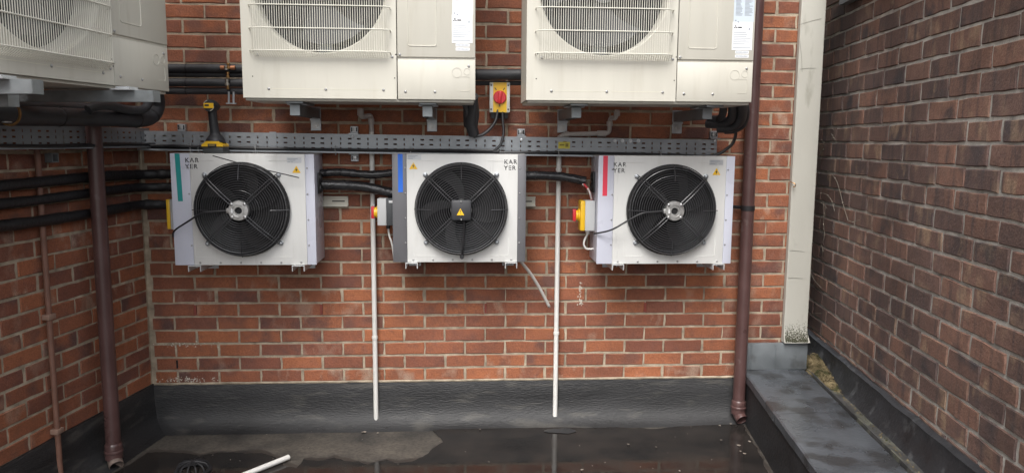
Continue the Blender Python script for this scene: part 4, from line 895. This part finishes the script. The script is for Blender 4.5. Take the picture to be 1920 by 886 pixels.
# ------------------------------------------------------------------ insulated pipes
LG = 'black foam insulated refrigerant pipes'
def lag(pts, r, label, m=LAG, k=6, seams=(), wig=0., n=16, smooth=True):
    P = smooth_path(pts, k) if smooth else [Vector(p) for p in pts]
    mb = MB(); R = [r*(1+wig*mnoise.noise(Vector((p.x*30, p.y*30, p.z*30+r*100)))) for p in P]; mb.tube(P, R, n); o = build('insulated_pipe', mb, m); tag(o, label, 'pipe', LG)
    for s in seams:
        i = max(1, min(len(P)-2, int(s*(len(P)-1)))); d = P[i+1]-P[i-1]; mb = MB(); mb.lathe(P[i]-d.normalized()*.004, d, [(r*1.0, 0), (r*1.05, .001), (r*1.05, .007), (r, .008)], 16); build('tape_band', mb, BLACKM, o)
    return o
def hpipe(pa, pb, Y, r, label, seams=()):
    a, b = W(*pa, Y), W(*pb, Y); return lag([a+(b-a)*i/6 for i in range(7)], r, label, seams=seams, k=3)
hpipe((240, 127), (520, 129), -.10, .021, 'top foam insulated pipe with the brass valve, between two outdoor units', (.42,))
hpipe((240, 139), (520, 141), -.08, .014, 'thinner second insulated pipe from the top, behind the brass valve', (.42,))
hpipe((240, 154), (520, 156), -.10, .021, 'third insulated pipe from the top between the left and middle outdoor units', (.42,))
hpipe((240, 170), (520, 171), -.085, .018, 'lowest insulated pipe between the left and middle outdoor units', (.42,))
hpipe((870, 140), (1010, 140), -.10, .028, 'fat insulated pipe behind the yellow isolator, upper one', (.22,))
hpipe((870, 156), (1010, 156), -.06, .012, 'thin insulated pipe just above the yellow isolator')
v0 = W(428, 150, -.13)
t = thing('pipe_valve', v0, 'brass valve set with a zinc rod on the insulated pipes', 'valve')
for i, (px_, py_, r, h) in enumerate(((428, 124, .011, .03), (424, 128, .013, .02), (427, 141, .009, .03), (426, 155, .012, .03), (427, 164, .008, .02))):
    q = W(px_, py_, -.135); mb = MB(); mb.lathe(q+np.array([0, 0, -h/2]), (0, 0, 1), [(0, 0), (r, .001), (r, h*.4), (r*.6, h*.45), (r*.6, h*.7), (r*.9, h*.75), (r*.9, h), (0, h)], 8); build('valve_body', mb, (BRASS, mat('valve_chrome', (.4, .38, .34), .3, .8))[i % 2], t)
for i in (418, 437):
    q = W(i, 127, -.13); mb = MB(); mb.lathe(q, (1, 0, 0), [(0, -.012), (.011, -.012), (.011, .01), (.006, .012), (0, .012)], 8); build('flare_nut', mb, mat('valve_copper', (.42, .19, .1), .4, .7), t)
for px_ in (429, 438):
    a, b = W(px_, 172, -.13), W(px_, 193, -.13); mb = MB(); mb.tube([a, b], .006, 8); build('zinc_rod', mb, GALV, t)
a = W(434, 193, -.13); mb = MB(); mb.box((a[0]-.025, -.14, a[2]-.006), (a[0]+.025, -.12, a[2])); build('rod_plate', mb, GALV, t)
# black pipe bundles that drop out of the outdoor units
def bundle(paths, label):
    t = None
    for (pts, r) in paths:
        mb = MB(); mb.tube(smooth_path(pts, 6), r, 14)
        if t is None: t = build('pipe_bundle', mb, LAG); tag(t, label, 'pipe bundle', 'black pipe bundles under the outdoor units')
        else: build('bundle_pipe', mb, LAG, t)
bundle([([W(886, 180, -.30), W(884, 205, -.24), W(882, 228, -.16), W(888, 250, -.11)], .030), ([W(868, 183, -.34), W(874, 205, -.26), W(880, 232, -.15), W(886, 254, -.11)], .014),
        ([W(890, 190, -.2), W(892, 215, -.16), W(889, 240, -.11), W(893, 256, -.10)], .018), ([W(874, 190, -.3), W(872, 215, -.2), W(873, 236, -.1)], .010)], 'black pipe bundle dropping from the middle outdoor unit to the tray')
bundle([([W(1388, 185, -.36), W(1392, 205, -.28), W(1388, 226, -.2), W(1372, 238, -.14), W(1345, 240, -.1)], .026), ([W(1372, 190, -.32), W(1374, 208, -.25), W(1370, 224, -.18), W(1350, 232, -.12), W(1325, 232, -.07)], .024),
        ([W(1355, 192, -.32), W(1356, 208, -.24), W(1350, 222, -.14), W(1330, 224, -.08)], .020), ([W(1398, 188, -.3), W(1402, 210, -.26), W(1396, 234, -.18), W(1378, 246, -.12), W(1358, 248, -.1)], .010)], 'black pipe bundle bending below the right outdoor unit by the downpipe')
# fat pipes under the left unit (run along the left wall)
def LWp(x, y, d): return Pl(x, y, CORNER+LNRM*d, LNRM)
lag([LWp(-160, 206, .2), LWp(0, 216, .2), LWp(110, 219, .2), LWp(200, 221, .2), LWp(262, 224, .2), LWp(285, 216, .21), LWp(294, 196, .22), LWp(290, 170, .24)], .038, 'fat black insulated pipe with a turned up end below the left outdoor unit', seams=(.3, .55, .72))
lag([LWp(165, 206, .24), LWp(180, 199, .25), LWp(205, 198, .25), LWp(240, 206, .24), LWp(268, 205, .25), LWp(280, 190, .26), LWp(284, 168, .28)], .02, 'bent black pipe lying on the fat pipe below the left outdoor unit')
lag([LWp(-160, 190, .12), LWp(0, 199, .12), LWp(100, 202, .12), LWp(170, 206, .12), LWp(230, 214, .12)], .03, 'black insulated pipe behind the fat pipe, close to the left wall')
mb = MB(); q = LWp(17, 212, .245); mb.torus(q, LDIR, .044, .005, 24, 5); o = build('pipe_strap', mb, BRASS); tag(o, 'tarnished brass strap round the fat black pipe', 'strap')
mb = MB(); mb.torus(LWp(13, 229, .25), (0, 0, 1), .014, .003, 16, 5); build('strap_ring', mb, STEEL, o)
WRAPM = mat('dull_wrap', (.014, .014, .016), .5, var=.2, bump=1.0, bscale=55)
# three wrapped runs along both walls behind the left downpipe
for i, (py0, pyc, py1, r, d, lab) in enumerate(((330, 327, 324, .021, .03, 'upper wrapped black pipe run round the left corner'), (358, 352, 346, .019, .03, 'middle wrapped black pipe run round the left corner'), (398, 384, 378, .021, .03, 'lowest wrapped black pipe run round the left corner'))):
    zc_ = W(290, pyc, -d)[2]
    c = isect(CORNER+LNRM*d, LDIR, np.array([0, -d, 0]), BX)
    pts = [c-LDIR*s+np.array([0, 0, zc_+.006*math.sin(s*4+i)]) for s in (2.8, 2.2, 1.7, 1.2, .8, .45, .2, .06)]+[np.array([c[0]+x, -d-.004*math.sin(x*9), zc_+.004*math.sin(x*7+i)]) for x in (.06, .15, .25, .38, .5)]
    lag(pts, r*1.15, lab, WRAPM, 8, wig=.15)
a, b = W(600, 325, -.10), W(745, 325, -.10)
lag([a+(b-a)*k/8+np.array([0, 0, .006*math.sin(k*.9)]) for k in range(9)], .021, 'upper wrapped black pipe between the first and middle fan units', WRAP, 6, wig=.12)
lag([W(596, 346, -.12), W(640, 347, -.11), W(680, 350, -.10), W(712, 356, -.10), W(745, 364, -.10)], .027, 'lower sagging wrapped black pipe between the first and middle fan units', WRAP, 6, wig=.12)
lag([W(975, 330, -.10), W(1010, 329, -.10), W(1050, 331, -.10), W(1080, 336, -.11), W(1098, 340, -.12)], .024, 'wrapped black pipe between the middle and right fan units', WRAP, 6, wig=.12)
# side grommets and small wires at the fan units
def grommet(X, px, py, s, label):
    q = Pl(px, py, (X, 0, 0), (1, 0, 0)); y, z = q[1], q[2]
    t = thing('pipe_grommet', (X, y, z), label, 'grommet', 'black pipe grommets on the fan unit sides'); mb = MB()
    mb.box((X, y-.035, z-.055), (X+s*.008, y+.035, z+.055), .003); build('plate', mb, BLACK, t)
    for dz in (-.027, .027):
        mb = MB(); mb.torus((X+s*.009, y, z+dz), (1, 0, 0), .02, .006, 20, 6); build('pipe_hole_rim', mb, BLACK, t)
grommet(.8205, 598, 343, 1, 'black pipe grommet on the right side of the teal taped fan unit'); grommet(2.2575, 1113, 341, -1, 'black pipe grommet on the left side of the red taped fan unit')
for i, (m_w, off) in enumerate(((REDP, 0.), (PVC, -.02))):
    cable('wire', [W(1094+i*-2, 345, -.15), W(1101, 352, -.16), W(1106, 362, -.16+off), W(1109, 374, -.15)], .006 if i == 0 else .0045, m_w, 'short %s wire at the red taped fan unit side' % ('red', 'white')[i], 'wire')
# ------------------------------------------------------------------ isolators on the fan unit sides (front faces the left)
def side_switch(X, pxl, pyt, pyb, label, mode):
    Y = -.15; a = W(pxl, pyt, Y); b = W(pxl, pyb, Y); z0, z1 = b[2], a[2]; zc_ = (z0+z1)/2
    t = thing('isolator_switch', (X, Y, z0), label, 'switch', 'isolators on the fan unit sides')
    dp = mode['d']; hw = .042
    if mode['two']:
        mb = MB(); mb.box((X-dp*.45, Y-hw, z0), (X, Y+hw, z1), .003); build('base', mb, DGREY, t)
        mb = MB(); mb.box((X-dp, Y-hw-.002, z0), (X-dp*.45, Y+hw+.002, z1), .004); build('cover', mb, LGREY, t)
        mb = MB(); mb.box((X-dp*.3, Y-hw-.0015, z1-.022), (X-dp*.05, Y-hw-.0005, z1-.01)); build('small_label', mb, PAPER, t, False)
    else:
        mb = MB(); mb.box((X-dp*.68, Y-hw, z0), (X, Y+hw, z1), .003); build('base', mb, LGREY, t)
        mb = MB(); mb.box((X-dp, Y-hw-.001, z0+.001), (X-dp*.68, Y+hw+.001, z1-.001), .004); build('cover', mb, YEL, t)
    if mode['knob']:
        xk = X-dp; kz = zc_+mode.get('kz', 0)
        mb = MB(); mb.lathe((xk, Y, kz), (-1, 0, 0), [(.034, 0), (.034, .006), (.027, .009), (.027, .02), (0, .02)], 24); kn = build('knob_plate', mb, YEL, t)
        mb = MB(); mb.box((xk-.036, Y-.012, kz-.032), (xk-.018, Y+.012, kz+.032), .004); build('knob', mb, REDP, t)
    mb = MB(); mb.cyl((X-dp*.4, Y, z0-.02), (X-dp*.4, Y, z0+.002), .011, 12); build('cable_gland', mb, mode['gl'], t)
    return z0
side_switch(.118, 310, 372, 428, 'yellow and grey isolator on the left side of the teal taped fan unit', dict(d=.058, two=False, knob=False, gl=BLACK))
z2 = side_switch(1.207, 720, 371, 421, 'grey isolator with a red knob on the left side of the blue taped fan unit', dict(d=.085, two=True, knob=True, kz=-.005, gl=BLACK))
z3 = side_switch(2.258, 1105, 375, 431, 'yellow and grey isolator with a red knob beside the red taped fan unit', dict(d=.077, two=False, knob=True, gl=PVC))
cable('wire', [(1.173, -.15, z2-.02), (1.178, -.15, z2-.06), (1.188, -.15, z2-.09), (1.196, -.14, z2-.14), (1.199, -.12, z2-.2)], .005, PVC, 'white wire below the grey isolator of the middle fan unit', 'wire')
cable('wire', [(2.228, -.15, z3-.02), (2.215, -.15, z3-.045), (2.208, -.15, z3-.075), (2.22, -.15, z3-.098), (2.24, -.15, z3-.102), (2.262, -.15, z3-.10)], .005, PVC, 'white wire looping below the isolator of the right fan unit', 'wire')
# ------------------------------------------------------------------ pale mounting rails, drain hose, floor pieces
def rail(pxa, pxb, py0, py1, label):
    a, b = W(pxa, py0, -.03), W(pxb, py1, -.03)
    t = thing('mounting_rail', (b[0], -.002, b[2]), label, 'rail', 'pale mounting rails behind the fan units')
    x0, x1, z0, z1 = a[0]-.15, b[0], b[2], a[2]
    mb = MB(); mb.prism([(x0, z0), (x1, z0), (x1, z1), (x0, z1)], -.012, -.004)
    mb.box((x0, -.03, z0), (x1, -.012, z0+.006)); mb.box((x0, -.03, z1-.006), (x1, -.012, z1)); build('rail', mb, mat('rail_cream', (.60, .58, .50), .4), t, False)
    mb = MB(); mb.box((x1-.085, -.0135, (z0+z1)/2-.003), (x1-.018, -.0122, (z0+z1)/2+.004)); build('rail_slot', mb, mat('slot_shadow', (.08, .07, .06), .7), t, False)
rail(608, 652, 368, 387, 'pale slotted rail right of the teal taped fan unit'); rail(985, 1004, 369, 387, 'short end of pale rail right of the blue taped fan unit')
hp = [W(972, 485, -.16), W(980, 494, -.15), W(995, 513, -.12), W(1012, 540, -.08), W(1030, 575, -.05)]
mb = MB(); mb.tube(smooth_path(hp, 6), .0085, 12, caps=False); o = build('drain_hose', mb, mat('clear_hose', (.52, .50, .47), .3, var=.08)); tag(o, 'translucent grey drain hose hanging from the blue taped fan unit', 'hose'); md = o.modifiers.new('thickness', 'SOLIDIFY'); md.thickness = .0015
a, b = Zp(541, 856, FZ+.02), Zp(455, 892, FZ+.016); dr = (b-a); dr[2] = 0; dr /= np.linalg.norm(dr)
mb = MB(); mb.tube([a, a+dr*.9], .0132, 16); o = build('loose_pipe', mb, PVC); tag(o, 'loose white plastic pipe lying on the wet roof', 'pipe')
mb = MB(); mb.lathe(a-dr*.0005, -dr, [(.0085, 0), (0, .0003)], 14); build('pipe_mouth', mb, DARK, o)
lg = Zp(362, 884, FZ); t = thing('leaf_guard', (lg[0], lg[1], FZ), 'dark round ribbed guard on the wet roof near the loose white pipe', 'leaf guard')
mb = MB(); mb.lathe((lg[0], lg[1], FZ+.004), (0, 0, 1), [(.085, 0), (.085, .008), (.07, .012), (.06, .004)], 28); build('rim', mb, BLACKM, t)
for k in range(12):
    a_ = k*math.pi/6; mb = MB(); mb.tube([(lg[0]+.075*math.cos(a_)*c, lg[1]+.075*math.sin(a_)*c, FZ+.01+h) for c, h in ((1, 0), (.97, .018), (.8, .034), (.4, .042), (0, .044))], .004, 5); build('guard_rib', mb, BLACKM, t)
# white lime run on the brickwork
mb = MB(); rn = random.Random(4)
for i in range(60):
    px_ = 1088+rn.gauss(0, 2.2); py_ = rn.uniform(528, 572); q = W(px_, py_, 0); r = rn.uniform(.0015, .006)
    mb.add([(q[0]+r*.6*math.cos(k*1.05), -.0032-.0005*(k % 2), q[2]+r*math.sin(k*1.05)) for k in range(6)], [tuple(range(6))])
for i in range(160):
    q = W(rn.uniform(288, 410) if i % 2 else rn.uniform(320, 372), rn.choice((711, 711, 646))+rn.gauss(0, 3), 0); r = rn.uniform(.001, .004)
    mb.add([(q[0]+r*math.cos(k*1.05), -.0032, q[2]+r*.8*math.sin(k*1.05)) for k in range(6)], [tuple(range(6))])
tag(build('lime_stain', mb, mat('lime', (.62, .58, .5), .9), back, smooth=False), kind='stuff')
